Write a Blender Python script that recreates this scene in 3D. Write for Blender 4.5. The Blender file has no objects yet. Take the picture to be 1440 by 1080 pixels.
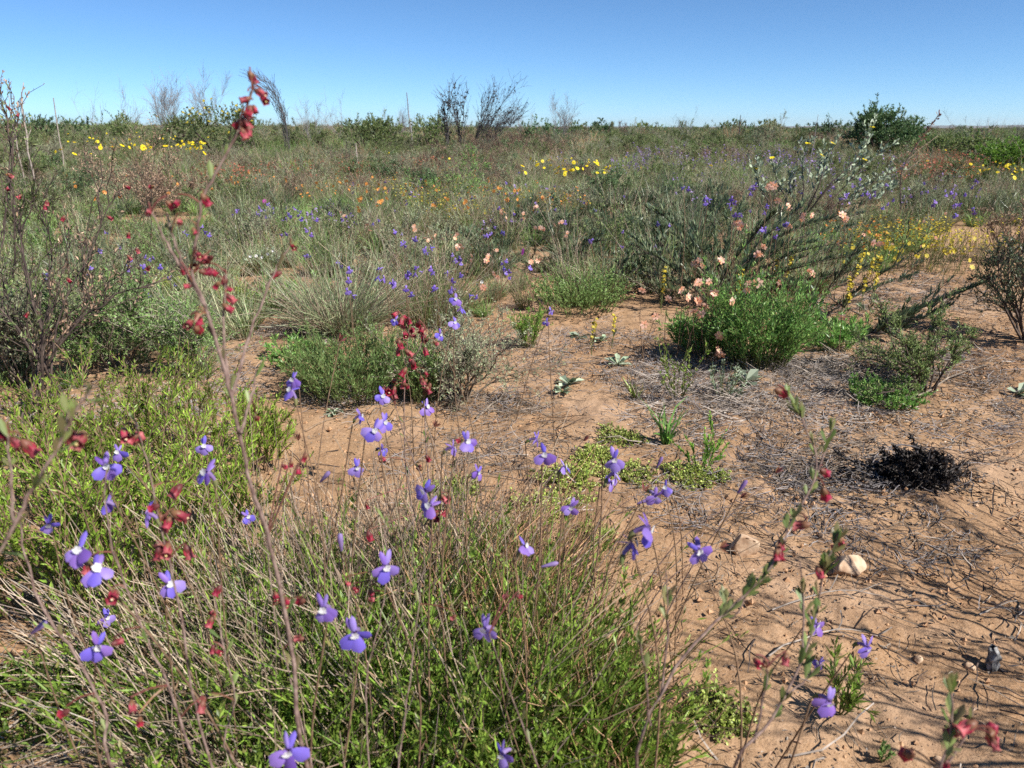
import bpy, math
import numpy as np
from mathutils import Vector, Matrix, Euler

# ------------------------------------------------------------------ camera, sky, sun, exposure
scene = bpy.context.scene
HAZE = True
H_CAM, PITCH, FPX = 0.65, math.radians(18.3), 1088.0      # eye height, downward tilt, focal length in 1440-px units
cam_data = bpy.data.cameras.new('camera')
cam_data.sensor_width = 36.0
cam_data.lens = FPX / 1440.0 * 36.0
cam_data.clip_start = 0.02
cam_data.clip_end = 40000.0
cam_data.dof.use_dof = True
cam_data.dof.focus_distance = 1.7
cam_data.dof.aperture_fstop = 13.0
cam = bpy.data.objects.new('camera', cam_data)
scene.collection.objects.link(cam)
cam.location = (0, 0, H_CAM)
cam.rotation_euler = (math.pi / 2 - PITCH, 0, 0)
scene.camera = cam

SUN_AZ, SUN_EL = math.radians(123), math.radians(44)       # azimuth clockwise from the view direction (+Y)
world = bpy.data.worlds.new('World')
scene.world = world
world.use_nodes = True
wn = world.node_tree
for n in list(wn.nodes): wn.nodes.remove(n)
sky = wn.nodes.new('ShaderNodeTexSky')
sky.sky_type = 'NISHITA'
sky.sun_disc = False
sky.sun_elevation = SUN_EL
sky.sun_rotation = SUN_AZ
sky.altitude = 5000
sky.air_density = 1.0
sky.dust_density = 0.0
sky.ozone_density = 8.5
bg = wn.nodes.new('ShaderNodeBackground')
bg.inputs['Strength'].default_value = 0.088
wo = wn.nodes.new('ShaderNodeOutputWorld')
tint = wn.nodes.new('ShaderNodeMix'); tint.data_type = 'RGBA'; tint.blend_type = 'MULTIPLY'; tint.inputs[0].default_value = 1.0
tint.inputs[7].default_value = (.97, 1.04, .96, 1)
wn.links.new(sky.outputs[0], tint.inputs[6])
wn.links.new(tint.outputs[2], bg.inputs[0])
wn.links.new(bg.outputs[0], wo.inputs[0])

sun_data = bpy.data.lights.new('sun', 'SUN')
sun_data.energy = 4.9
sun_data.angle = math.radians(0.53)
sun_data.color = (1.0, 0.955, 0.88)
sun = bpy.data.objects.new('sun', sun_data)
scene.collection.objects.link(sun)
sdir = Vector((math.cos(SUN_EL) * math.sin(SUN_AZ), math.cos(SUN_EL) * math.cos(SUN_AZ), math.sin(SUN_EL)))
sun.rotation_euler = sdir.to_track_quat('Z', 'Y').to_euler()
sun.location = (3, -2, 6)

scene.view_settings.view_transform = 'Standard'
scene.view_settings.look = 'None'
scene.view_settings.gamma = 1
scene.view_settings.exposure = 0.8
scene.view_settings.use_curve_mapping = False
scene.cycles.use_denoising = False
scene.cycles.max_bounces = 6
scene.cycles.diffuse_bounces = 3
scene.cycles.transmission_bounces = 4
scene.cycles.glossy_bounces = 2
scene.cycles.caustics_reflective = False
scene.cycles.caustics_refractive = False
scene.cycles.sample_clamp_indirect = 4.0

# ------------------------------------------------------------------ terrain height and pixel helpers
def sstep(a, b, x):
    t = np.clip((x - a) / (b - a), 0, 1)
    return t * t * (3 - 2 * t)

def vnoise(x, y, seed=0):
    xi, yi = np.floor(x).astype(np.int64), np.floor(y).astype(np.int64)
    xf, yf = x - xi, y - yi
    def hsh(a, b):
        n = (a * 374761393 + b * 668265263 + seed * 1442695041) & 0x7fffffff
        n = ((n ^ (n >> 13)) * 1274126177) & 0x7fffffff
        return ((n ^ (n >> 16)) & 0xffff) / 65535.0
    u, v = xf * xf * (3 - 2 * xf), yf * yf * (3 - 2 * yf)
    a = hsh(xi, yi) * (1 - u) + hsh(xi + 1, yi) * u
    b = hsh(xi, yi + 1) * (1 - u) + hsh(xi + 1, yi + 1) * u
    return a * (1 - v) + b * v - 0.5

def hgt(x, y):
    x, y = np.asarray(x, float), np.asarray(y, float)
    d = np.hypot(x, y)
    z = 0.05 * vnoise(x * 1.3, y * 1.3, 1) + 0.02 * vnoise(x * 4, y * 4, 2)
    near = 1 - sstep(5, 12, d)
    z = z + near * (0.010 * vnoise(x * 13, y * 13, 3) + 0.009 * vnoise(x * 31, y * 31, 4) + 0.006 * vnoise(x * 75, y * 75, 5))
    z = z + sstep(6, 30, d) * (1 - sstep(200, 600, d)) * (0.22 * vnoise(x * 0.11, y * 0.11, 6))
    z = z + sstep(8, 40, y) * (1 - sstep(150, 500, d)) * 0.012 * np.maximum(0, -x) * (1 - sstep(20, 60, -x) * 0.6)
    return z

CP, SP = math.cos(PITCH), math.sin(PITCH)
def D(px, py, z):
    """world point at depth z (metres along the view axis) under a pixel of the 1440 x 1080 frame"""
    u, v = (px - 720) / FPX, -(py - 540) / FPX
    return np.array([z * u, z * (CP + v * SP), H_CAM + z * (-SP + v * CP)])
def G(px, py):
    """ground point under a pixel, and its depth"""
    z = 1.0
    v = -(py - 540) / FPX
    den = SP - v * CP
    z = H_CAM / max(den, 0.004)
    for _ in range(12):
        p = D(px, py, z)
        z += (p[2] - float(hgt(p[0], p[1]))) / max(den, 0.004) * 0.7
        z = min(max(z, 0.2), 400)
    return D(px, py, z)
def depth(p): return p[1] * CP - (p[2] - H_CAM) * SP
def onground(x, y): return np.array([x, y, float(hgt(x, y))])
def GD(px, dist):
    """ground point in the column of pixel px at distance dist along +Y"""
    y = dist
    x = (px - 720) / FPX * (y * CP + (H_CAM - 0.0) * SP)
    return onground(x, y)

# ------------------------------------------------------------------ mesh building
class MB:
    def __init__(self): self.v, self.q, self.t, self.n = [], [], [], 0
    def add(self, v, q=None, t=None):
        v = np.asarray(v, float).reshape(-1, 3)
        if q is not None and len(q): self.q.append(np.asarray(q, np.int64).reshape(-1, 4) + self.n)
        if t is not None and len(t): self.t.append(np.asarray(t, np.int64).reshape(-1, 3) + self.n)
        self.v.append(v); self.n += len(v)
        return self
    def mesh(self, name, mat, smooth=False):
        me = bpy.data.meshes.new(name)
        v = np.concatenate(self.v) if self.v else np.zeros((0, 3))
        q = np.concatenate(self.q) if self.q else np.zeros((0, 4), np.int64)
        t = np.concatenate(self.t) if self.t else np.zeros((0, 3), np.int64)
        me.vertices.add(len(v)); me.vertices.foreach_set('co', v.astype(np.float32).ravel())
        nl = q.size + t.size
        me.loops.add(nl); me.loops.foreach_set('vertex_index', np.concatenate([q.ravel(), t.ravel()]).astype(np.int32))
        me.polygons.add(len(q) + len(t))
        ls = np.concatenate([np.arange(len(q)) * 4, q.size + np.arange(len(t)) * 3]).astype(np.int32)
        me.polygons.foreach_set('loop_start', ls)
        me.polygons.foreach_set('use_smooth', np.full(len(ls), smooth))
        me.materials.append(mat)
        me.update(calc_edges=True)
        return me

def norm(a):
    return a / np.maximum(np.linalg.norm(a, axis=-1, keepdims=True), 1e-9)

def frames(P):
    T = np.gradient(P, axis=1)
    T = norm(T)
    ref = np.zeros_like(T); ref[..., 0] = 0.31; ref[..., 1] = 0.87; ref[..., 2] = 0.38
    alt = np.abs((T * ref).sum(-1)) > 0.93
    ref[alt] = (0.9, -0.2, 0.3)
    A = norm(np.cross(T, ref)); B = np.cross(T, A)
    return T, A, B

def tubes(mb, P, R, sides=3):
    P = np.asarray(P, float)
    if P.ndim == 2: P = P[None]
    N, K, _ = P.shape
    R = np.broadcast_to(np.asarray(R, float), (N, K))
    T, A, B = frames(P)
    ang = np.arange(sides) * 2 * np.pi / sides
    V = P[:, :, None, :] + R[:, :, None, None] * (np.cos(ang)[None, None, :, None] * A[:, :, None, :] + np.sin(ang)[None, None, :, None] * B[:, :, None, :])
    n, k, s = np.meshgrid(np.arange(N), np.arange(K - 1), np.arange(sides), indexing='ij')
    b = n * K * sides + k * sides
    s2 = (s + 1) % sides
    q = np.stack([b + s, b + s2, b + sides + s2, b + sides + s], -1).reshape(-1, 4)
    mb.add(V, q)
    return mb

def ribbons(mb, P, W, rng, side=None):
    N, K, _ = P.shape
    W = np.broadcast_to(np.asarray(W, float), (N, K))
    T = norm(np.gradient(P, axis=1))
    if side is None:
        side = norm(rng.normal(size=(N, 3)))
    S = norm(np.cross(T, side[:, None, :]))
    V = np.stack([P - S * W[..., None], P + S * W[..., None]], 2)
    n, k = np.meshgrid(np.arange(N), np.arange(K - 1), indexing='ij')
    b = n * K * 2 + k * 2
    q = np.stack([b, b + 1, b + 3, b + 2], -1).reshape(-1, 4)
    mb.add(V, q)
    return mb

def leaves(mb, base, d, nrm, L, W, fold=0.25, curl=0.12, obov=False):
    """folded leaf blades: base, two or four edge points, tip"""
    N = len(base)
    L = np.broadcast_to(np.asarray(L, float), (N,))[:, None]
    W = np.broadcast_to(np.asarray(W, float), (N,))[:, None] * 0.5
    d = norm(d); s = norm(np.cross(d, nrm)); u = np.cross(s, d)
    tip = base + d * L - u * L * curl
    if obov:
        def pt(t, w, sg): return base + d * L * t + s * W * w * sg + u * (W * w * fold - L * curl * t * t)
        V = np.stack([base, pt(.3, .55, 1), pt(.72, 1, 1), tip, pt(.72, 1, -1), pt(.3, .55, -1)], 1)
        i = np.arange(N)[:, None] * 6
        q = np.concatenate([i + np.array([[0, 1, 2, 3]]), i + np.array([[0, 3, 4, 5]])], 0)
        mb.add(V, q)
    else:
        V = np.stack([base, base + d * L * .45 + s * W + u * W * fold, tip, base + d * L * .45 - s * W + u * W * fold], 1)
        i = np.arange(N)[:, None] * 4
        t = np.concatenate([i + np.array([[0, 1, 2]]), i + np.array([[0, 2, 3]])], 0)
        mb.add(V, None, t)
    return mb

def grow(rng, base, d, L, K=5, droop=0.0, wig=0.1):
    """curved shoots: (N,K,3)"""
    N = len(base)
    t = np.linspace(0, 1, K)[None, :, None]
    L = np.broadcast_to(np.asarray(L, float), (N,))[:, None, None]
    droop = np.broadcast_to(np.asarray(droop, float), (N,))[:, None, None]
    d = norm(d)[:, None, :]
    bend = rng.normal(size=(N, 1, 3)) * wig
    jit = rng.normal(size=(N, K, 3)) * wig * 0.12
    jit[:, 0] = 0
    dn = np.array([0, 0, -1.0])
    return base[:, None, :] + L * (d * t + bend * t ** 2 + dn * droop * t ** 2 + jit)

def sample(rng, P, n, t0=0.0, t1=1.0):
    """n points on each shoot: points, tangents, parameter, parent index"""
    N, K, _ = P.shape
    idx = np.repeat(np.arange(N), n)
    t = rng.uniform(t0, t1, N * n) * (K - 1)
    k = np.minimum(t.astype(int), K - 2); f = (t - k)[:, None]
    a, b = P[idx, k], P[idx, k + 1]
    return a * (1 - f) + b * f, norm(b - a), t / (K - 1), idx

def offdir(rng, T, ang, up=0.0):
    r = rng.normal(size=T.shape)
    r = norm(r - (r * T).sum(-1, keepdims=True) * T)
    ang = np.broadcast_to(np.asarray(ang, float), (len(T),))[:, None]
    d = T * np.cos(ang) + r * np.sin(ang)
    d[:, 2] += up
    return norm(d)

def spread_dirs(rng, n, tilt):
    a = rng.uniform(0, 2 * np.pi, n)
    th = tilt * np.sqrt(rng.uniform(0, 1, n))
    return np.stack([np.cos(a) * np.sin(th), np.sin(a) * np.sin(th), np.cos(th)], -1), a

# ------------------------------------------------------------------ objects
COL = scene.collection
MASSED = {'foliage', 'crown', 'blossoms', 'seed_heads', 'twigs', 'branches', 'stems', 'green_blades', 'dry_stalks', 'leafy_shoots', 'charred_foliage', 'leaf_whorl', 'side_twigs', 'flower_stalks', 'roots', 'throat', 'centre'}
def link(o): COL.objects.link(o); return o
def thing(name, label, cat, loc, rotz=0.0, scale=1.0, group=None):
    o = bpy.data.objects.new(name, None)
    o.empty_display_size = 0.05
    o.location = tuple(loc); o.rotation_euler = (0, 0, rotz)
    o.scale = (scale,) * 3 if not hasattr(scale, '__len__') else tuple(scale)
    o['label'] = label; o['category'] = cat
    if group: o['group'] = group
    return link(o)
def part(name, me, parent, loc=None, rot=None, scale=None):
    o = bpy.data.objects.new(name, me)
    o.parent = parent
    if loc is not None: o.location = tuple(loc)
    if rot is not None: o.rotation_euler = rot if not isinstance(rot, Matrix) else rot.to_euler()
    if scale is not None: o.scale = (scale,) * 3
    if name in MASSED: o['kind'] = 'stuff'
    return link(o)
def place(parts, name, label, cat, loc, rotz=0.0, scale=1.0, group=None):
    """one thing out of shared part meshes: [(part name, mesh), ...]; a part may carry sub-parts: (name, mesh, [(sub, mesh)...])"""
    t = thing(name, label, cat, loc, rotz, scale, group)
    for p in parts:
        o = part(p[0], p[1], t)
        for s in (p[2] if len(p) > 2 else ()): part(s[0], s[1], o)
    return t
def stuff(o, label, cat):
    o['label'] = label; o['category'] = cat; o['kind'] = 'stuff'

def scatter(name, label, cat, meshes, pts, rot, scl, idx):
    """uncountable growth: one object whose points carry copies of the given clump meshes"""
    me = bpy.data.meshes.new(name)
    me.vertices.add(len(pts)); me.vertices.foreach_set('co', np.asarray(pts, np.float32).ravel())
    a = me.attributes.new('rot', 'FLOAT_VECTOR', 'POINT'); a.data.foreach_set('vector', np.asarray(rot, np.float32).ravel())
    a = me.attributes.new('scl', 'FLOAT_VECTOR', 'POINT'); a.data.foreach_set('vector', np.asarray(scl, np.float32).ravel())
    a = me.attributes.new('idx', 'INT', 'POINT'); a.data.foreach_set('value', np.asarray(idx, np.int32))
    o = link(bpy.data.objects.new(name, me))
    stuff(o, label, cat)
    ng = bpy.data.node_groups.new(name + '_nodes', 'GeometryNodeTree')
    ng.interface.new_socket('Geometry', in_out='INPUT', socket_type='NodeSocketGeometry')
    ng.interface.new_socket('Geometry', in_out='OUTPUT', socket_type='NodeSocketGeometry')
    gi, go = ng.nodes.new('NodeGroupInput'), ng.nodes.new('NodeGroupOutput')
    join = ng.nodes.new('GeometryNodeJoinGeometry')
    for m in reversed(meshes):
        src = bpy.data.objects.new(m.name + '_source', m)
        oi = ng.nodes.new('GeometryNodeObjectInfo'); oi.inputs['Object'].default_value = src
        oi.inputs['As Instance'].default_value = False
        g2i = ng.nodes.new('GeometryNodeGeometryToInstance')
        ng.links.new(oi.outputs['Geometry'], g2i.inputs[0]); ng.links.new(g2i.outputs[0], join.inputs[0])
    def attr(nm, typ):
        n = ng.nodes.new('GeometryNodeInputNamedAttribute'); n.data_type = typ; n.inputs[0].default_value = nm
        return n.outputs[0]
    iop = ng.nodes.new('GeometryNodeInstanceOnPoints')
    iop.inputs['Pick Instance'].default_value = True
    ng.links.new(gi.outputs[0], iop.inputs['Points']); ng.links.new(join.outputs[0], iop.inputs['Instance'])
    ng.links.new(attr('idx', 'INT'), iop.inputs['Instance Index'])
    ng.links.new(attr('rot', 'FLOAT_VECTOR'), iop.inputs['Rotation'])
    ng.links.new(attr('scl', 'FLOAT_VECTOR'), iop.inputs['Scale'])
    ng.links.new(iop.outputs[0], go.inputs[0])
    md = o.modifiers.new('growth', 'NODES'); md.node_group = ng
    return o

# ------------------------------------------------------------------ materials
def nodes_of(name):
    m = bpy.data.materials.new(name); m.use_nodes = True
    nt = m.node_tree
    for n in list(nt.nodes): nt.nodes.remove(n)
    out = nt.nodes.new('ShaderNodeOutputMaterial')
    return m, nt, out
def N(nt, typ, **kw):
    n = nt.nodes.new(typ)
    for k, v in kw.items(): setattr(n, k, v)
    return n
def island_colour(nt, cols, var=0.25):
    """a colour picked per leaf, flower or twig from a short ramp, with some spread in brightness"""
    geo = N(nt, 'ShaderNodeNewGeometry'); oi = N(nt, 'ShaderNodeObjectInfo')
    ad = N(nt, 'ShaderNodeMath', operation='MULTIPLY_ADD'); ad.inputs[1].default_value = 1.0
    sc = N(nt, 'ShaderNodeMath', operation='MULTIPLY'); sc.inputs[1].default_value = 0.61
    nt.links.new(oi.outputs['Random'], sc.inputs[0])
    nt.links.new(geo.outputs['Random Per Island'], ad.inputs[0]); nt.links.new(sc.outputs[0], ad.inputs[2])
    fr = N(nt, 'ShaderNodeMath', operation='FRACT'); nt.links.new(ad.outputs[0], fr.inputs[0])
    r = N(nt, 'ShaderNodeValToRGB'); cr = r.color_ramp
    while len(cr.elements) < len(cols): cr.elements.new(0.5)
    for i, (e, c) in enumerate(zip(cr.elements, cols)):
        e.position = i / max(1, len(cols) - 1); e.color = (*c, 1)
    nt.links.new(fr.outputs[0], r.inputs[0])
    m2 = N(nt, 'ShaderNodeMath', operation='MULTIPLY'); m2.inputs[1].default_value = 7.31
    f2 = N(nt, 'ShaderNodeMath', operation='FRACT')
    nt.links.new(geo.outputs['Random Per Island'], m2.inputs[0]); nt.links.new(m2.outputs[0], f2.inputs[0])
    mr = N(nt, 'ShaderNodeMapRange'); mr.inputs['To Min'].default_value = 1 - var; mr.inputs['To Max'].default_value = 1 + var
    nt.links.new(f2.outputs[0], mr.inputs[0])
    mo = N(nt, 'ShaderNodeMapRange'); mo.inputs['To Min'].default_value = 1 - var * .9; mo.inputs['To Max'].default_value = 1 + var * .7
    o3 = N(nt, 'ShaderNodeMath', operation='MULTIPLY'); o3.inputs[1].default_value = 13.7; f3 = N(nt, 'ShaderNodeMath', operation='FRACT')
    nt.links.new(oi.outputs['Random'], o3.inputs[0]); nt.links.new(o3.outputs[0], f3.inputs[0]); nt.links.new(f3.outputs[0], mo.inputs[0])
    mm = N(nt, 'ShaderNodeMath', operation='MULTIPLY'); nt.links.new(mr.outputs[0], mm.inputs[0]); nt.links.new(mo.outputs[0], mm.inputs[1])
    hs = N(nt, 'ShaderNodeHueSaturation'); nt.links.new(mm.outputs[0], hs.inputs['Value']); nt.links.new(r.outputs[0], hs.inputs['Color'])
    return hs.outputs[0]
def leafmat(name, cols, trans=0.38, rough=0.45, spec=0.45, var=0.35, gain=1.9):
    m, nt, out = nodes_of(name)
    cols = [tuple(min(.85, x * gain) for x in c) for c in cols]
    c = island_colour(nt, cols, var)
    b = N(nt, 'ShaderNodeBsdfPrincipled'); b.inputs['Roughness'].default_value = rough
    b.inputs['Specular IOR Level'].default_value = spec
    nt.links.new(c, b.inputs['Base Color'])
    if trans > 0:
        t = N(nt, 'ShaderNodeBsdfTranslucent'); nt.links.new(c, t.inputs[0])
        mx = N(nt, 'ShaderNodeMixShader'); mx.inputs[0].default_value = trans
        nt.links.new(b.outputs[0], mx.inputs[1]); nt.links.new(t.outputs[0], mx.inputs[2])
        nt.links.new(mx.outputs[0], out.inputs[0])
    else: nt.links.new(b.outputs[0], out.inputs[0])
    return m
def barkmat(name, c1, c2, scale=60.0, rough=0.8):
    m, nt, out = nodes_of(name)
    tc = N(nt, 'ShaderNodeNewGeometry')
    ns = N(nt, 'ShaderNodeTexNoise'); ns.inputs['Scale'].default_value = scale; ns.inputs['Detail'].default_value = 4
    nt.links.new(tc.outputs['Position'], ns.inputs['Vector'])
    r = N(nt, 'ShaderNodeValToRGB'); r.color_ramp.elements[0].color = (*c1, 1); r.color_ramp.elements[1].color = (*c2, 1)
    r.color_ramp.elements[0].position = 0.35; r.color_ramp.elements[1].position = 0.68
    nt.links.new(ns.outputs[0], r.inputs[0])
    b = N(nt, 'ShaderNodeBsdfPrincipled'); b.inputs['Roughness'].default_value = rough; b.inputs['Specular IOR Level'].default_value = 0.25
    nt.links.new(r.outputs[0], b.inputs['Base Color'])
    bp = N(nt, 'ShaderNodeBump'); bp.inputs['Strength'].default_value = 0.4; bp.inputs['Distance'].default_value = 0.002
    nt.links.new(ns.outputs[0], bp.inputs['Height']); nt.links.new(bp.outputs[0], b.inputs['Normal'])
    nt.links.new(b.outputs[0], out.inputs[0])
    return m

M = {}
M['bright'] = leafmat('bright_green_leaf', [(.075, .16, .022), (.12, .22, .035), (.17, .25, .045), (.09, .17, .03)])
M['needle'] = leafmat('needle_leaf', [(.12, .20, .022), (.18, .28, .032), (.24, .32, .045), (.09, .15, .018), (.2, .25, .05)], trans=.4)
M['rich'] = leafmat('rich_green_leaf', [(.05, .12, .026), (.085, .18, .04), (.13, .235, .06), (.19, .26, .075)], rough=.4)
M['soft'] = leafmat('soft_green_leaf', [(.10, .18, .05), (.14, .23, .07), (.17, .24, .08), (.12, .17, .06)])
M['olive'] = leafmat('olive_leaf', [(.055, .09, .03), (.09, .13, .04), (.12, .15, .055), (.15, .155, .07)])
M['dark'] = leafmat('dark_green_leaf', [(.04, .075, .03), (.06, .1, .04), (.08, .12, .05)], trans=.2)
M['comb'] = leafmat('blue_green_leaf', [(.025, .045, .026), (.05, .078, .042), (.085, .115, .06), (.11, .125, .065), (.06, .075, .04)], trans=.25, rough=.38)
M['silver'] = leafmat('silver_leaf', [(.17, .22, .14), (.24, .29, .2), (.3, .34, .25), (.13, .18, .1)], trans=.15, rough=.65, gain=1.45)
M['grey'] = leafmat('grey_green_leaf', [(.13, .165, .09), (.19, .22, .13), (.16, .165, .10), (.21, .21, .14)], rough=.7)
M['greygrass'] = leafmat('grey_green_blade', [(.10, .14, .065), (.15, .19, .095), (.2, .225, .125), (.23, .22, .135)], trans=.25)
M['straw'] = leafmat('dry_straw', [(.20, .145, .10), (.30, .24, .17), (.14, .095, .065), (.24, .19, .145), (.11, .07, .05), (.17, .14, .12)], trans=.2, rough=.5)
M['redstraw'] = leafmat('reddish_straw', [(.22, .12, .07), (.3, .17, .09), (.26, .17, .1), (.16, .085, .05)], trans=.15, rough=.6)
M['brownleaf'] = leafmat('dry_brown_leaf', [(.13, .085, .055), (.2, .13, .085), (.09, .06, .04), (.24, .17, .12)], trans=.1, rough=.7)
M['mat'] = leafmat('yellow_green_leaf', [(.17, .22, .045), (.23, .27, .06), (.14, .18, .04), (.28, .29, .09)], trans=.2)
M['weedgreen'] = leafmat('olive_lime_leaf', [(.07, .12, .018), (.11, .18, .026), (.16, .22, .035), (.05, .08, .014), (.13, .11, .04)])
M['shrubleaf'] = leafmat('small_olive_leaf', [(.07, .11, .03), (.12, .16, .04), (.15, .19, .06), (.13, .10, .05)], rough=.45)
M['char'] = leafmat('charred_leaf', [(.014, .011, .010), (.035, .024, .019), (.065, .045, .035), (.02, .016, .015), (.12, .095, .08), (.03, .024, .022)], trans=0, rough=.55, gain=1.0)
M['litter'] = leafmat('leaf_litter', [(.16, .11, .08), (.25, .2, .16), (.09, .06, .045), (.31, .27, .23), (.05, .035, .03)], trans=0, rough=.85, gain=1.0)
M['greylitter'] = leafmat('grey_twig_litter', [(.27, .23, .2), (.38, .34, .3), (.18, .14, .12), (.46, .42, .37), (.1, .075, .06)], trans=0, rough=.85, gain=1.0)
M['bark'] = barkmat('grey_brown_bark', (.12, .095, .07), (.3, .24, .19))
M['darkbark'] = barkmat('dark_bark', (.035, .025, .022), (.11, .08, .065))
M['palebark'] = barkmat('pale_dry_bark', (.22, .18, .15), (.42, .36, .31))
M['redbark'] = barkmat('reddish_stem', (.10, .06, .05), (.26, .185, .155), scale=180)
M['greystem'] = barkmat('bare_grey_twig', (.17, .15, .15), (.32, .29, .28), scale=8)
M['ashwood'] = barkmat('ashy_wood', (.03, .03, .032), (.36, .35, .34), scale=130)
M['burnt'] = barkmat('burnt_branch', (.045, .042, .045), (.13, .115, .115), scale=8)
M['greenstem'] = barkmat('green_stem', (.09, .12, .035), (.17, .16, .07), scale=120)
M['brownstem'] = barkmat('thin_brown_stem', (.12, .07, .045), (.27, .18, .11), scale=120)
def petal(name, cols, trans=.35, var=.15): return leafmat(name, cols, trans=trans, rough=.5, spec=.3, var=var, gain=1.0)
M['violet'] = petal('violet_petal', [(.15, .11, .58), (.24, .17, .70), (.34, .22, .66), (.20, .10, .46), (.38, .28, .72), (.27, .14, .52)])
M['mauve'] = petal('mauve_petal', [(.32, .23, .48), (.38, .28, .55), (.28, .17, .42)])
M['white'] = petal('white_petal', [(.78, .78, .78), (.7, .7, .66)])
M['red'] = petal('red_petal', [(.27, .014, .035), (.44, .04, .07), (.34, .02, .06), (.55, .16, .16)], trans=.25, var=.3)
M['calyx'] = petal('brown_red_calyx', [(.12, .03, .03), (.17, .06, .045), (.2, .1, .05)], trans=.1)
M['anther'] = petal('pale_yellow_centre', [(.75, .62, .25), (.8, .7, .45)], trans=.1)
M['peach'] = petal('peach_petal', [(.85, .42, .26), (.88, .5, .36), (.82, .55, .45), (.85, .36, .18)])
M['orange'] = petal('orange_petal', [(.8, .3, .05), (.85, .42, .12), (.7, .24, .06)])
M['yellow'] = petal('yellow_petal', [(.88, .66, .02), (.9, .75, .03), (.85, .6, .02)])
M['yellowdull'] = petal('dull_yellow_petal', [(.55, .45, .05), (.65, .5, .06), (.45, .4, .06)])
M['magenta'] = petal('magenta_petal', [(.65, .08, .5), (.72, .14, .55)])
M['pinkred'] = petal('rusty_petal', [(.45, .13, .08), (.5, .2, .12), (.35, .1, .07)])

# ------------------------------------------------------------------ the ground
def sand_material():
    m, nt, out = nodes_of('orange_sand')
    g = N(nt, 'ShaderNodeNewGeometry')
    def noise(scale, det=5, rough=.6):
        n = N(nt, 'ShaderNodeTexNoise'); n.inputs['Scale'].default_value = scale; n.inputs['Detail'].default_value = det
        n.inputs['Roughness'].default_value = rough; nt.links.new(g.outputs['Position'], n.inputs['Vector']); return n.outputs[0]
    def ramp(src, stops):
        r = N(nt, 'ShaderNodeValToRGB'); cr = r.color_ramp
        while len(cr.elements) < len(stops): cr.elements.new(.5)
        for e, (p, c) in zip(cr.elements, stops): e.position = p; e.color = (*c, 1)
        nt.links.new(src, r.inputs[0]); return r.outputs[0]
    def mix(f, a, b):
        x = N(nt, 'ShaderNodeMix', data_type='RGBA'); nt.links.new(f, x.inputs[0]); nt.links.new(a, x.inputs[6]); nt.links.new(b, x.inputs[7]); return x.outputs[2]
    base = ramp(noise(1.6), [(.3, (0.286, 0.165, 0.089)), (.5, (0.344, 0.213, 0.119)), (.72, (0.412, 0.275, 0.172))])
    fine = ramp(noise(220, 3), [(.3, (0.210, 0.114, 0.058)), (.5, (0.344, 0.213, 0.119)), (.72, (0.470, 0.329, 0.221))])
    half = N(nt, 'ShaderNodeValue'); half.outputs[0].default_value = .45
    c = mix(half.outputs[0], base, fine)
    brown = ramp(noise(9, 8, .75), [(.3, (.13, .075, .045)), (.7, (.25, .15, .09))])
    mask = ramp(noise(6.5, 10, .78), [(.5, (0, 0, 0)), (.62, (.7, .7, .7))])
    c = mix(mask, c, brown)
    dusty = ramp(noise(3.1, 8, .7), [(.48, (0, 0, 0)), (.66, (.65, .65, .65))])
    du = N(nt, 'ShaderNodeRGB'); du.outputs[0].default_value = (.46, .31, .205, 1)
    c = mix(dusty, c, du.outputs[0])
    grain = ramp(noise(300, 3), [(.6, (0, 0, 0)), (.68, (.85, .85, .85))])
    dk = N(nt, 'ShaderNodeRGB'); dk.outputs[0].default_value = (.11, .065, .045, 1)
    c = mix(grain, c, dk.outputs[0])
    # beyond the clearing the soil lies under humus and low growth
    ln = N(nt, 'ShaderNodeVectorMath', operation='LENGTH'); nt.links.new(g.outputs['Position'], ln.inputs[0])
    far = N(nt, 'ShaderNodeMapRange'); far.inputs['From Min'].default_value = 6; far.inputs['From Max'].default_value = 22
    nt.links.new(ln.outputs['Value'], far.inputs[0])
    veld = ramp(noise(.35, 8, .7), [(.3, (.07, .075, .035)), (.5, (.11, .10, .05)), (.7, (.17, .13, .08))])
    c = mix(far.outputs[0], c, veld)
    b = N(nt, 'ShaderNodeBsdfPrincipled'); b.inputs['Roughness'].default_value = .95; b.inputs['Specular IOR Level'].default_value = .1
    nt.links.new(c, b.inputs['Base Color'])
    b1 = N(nt, 'ShaderNodeBump'); b1.inputs['Strength'].default_value = .6; b1.inputs['Distance'].default_value = .012
    nt.links.new(noise(38, 8, .65), b1.inputs['Height'])
    b2 = N(nt, 'ShaderNodeBump'); b2.inputs['Strength'].default_value = .5; b2.inputs['Distance'].default_value = .002
    nt.links.new(noise(420, 3), b2.inputs['Height']); nt.links.new(b1.outputs[0], b2.inputs['Normal'])
    nt.links.new(b2.outputs[0], b.inputs['Normal'])
    nt.links.new(b.outputs[0], out.inputs[0])
    return m
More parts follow.
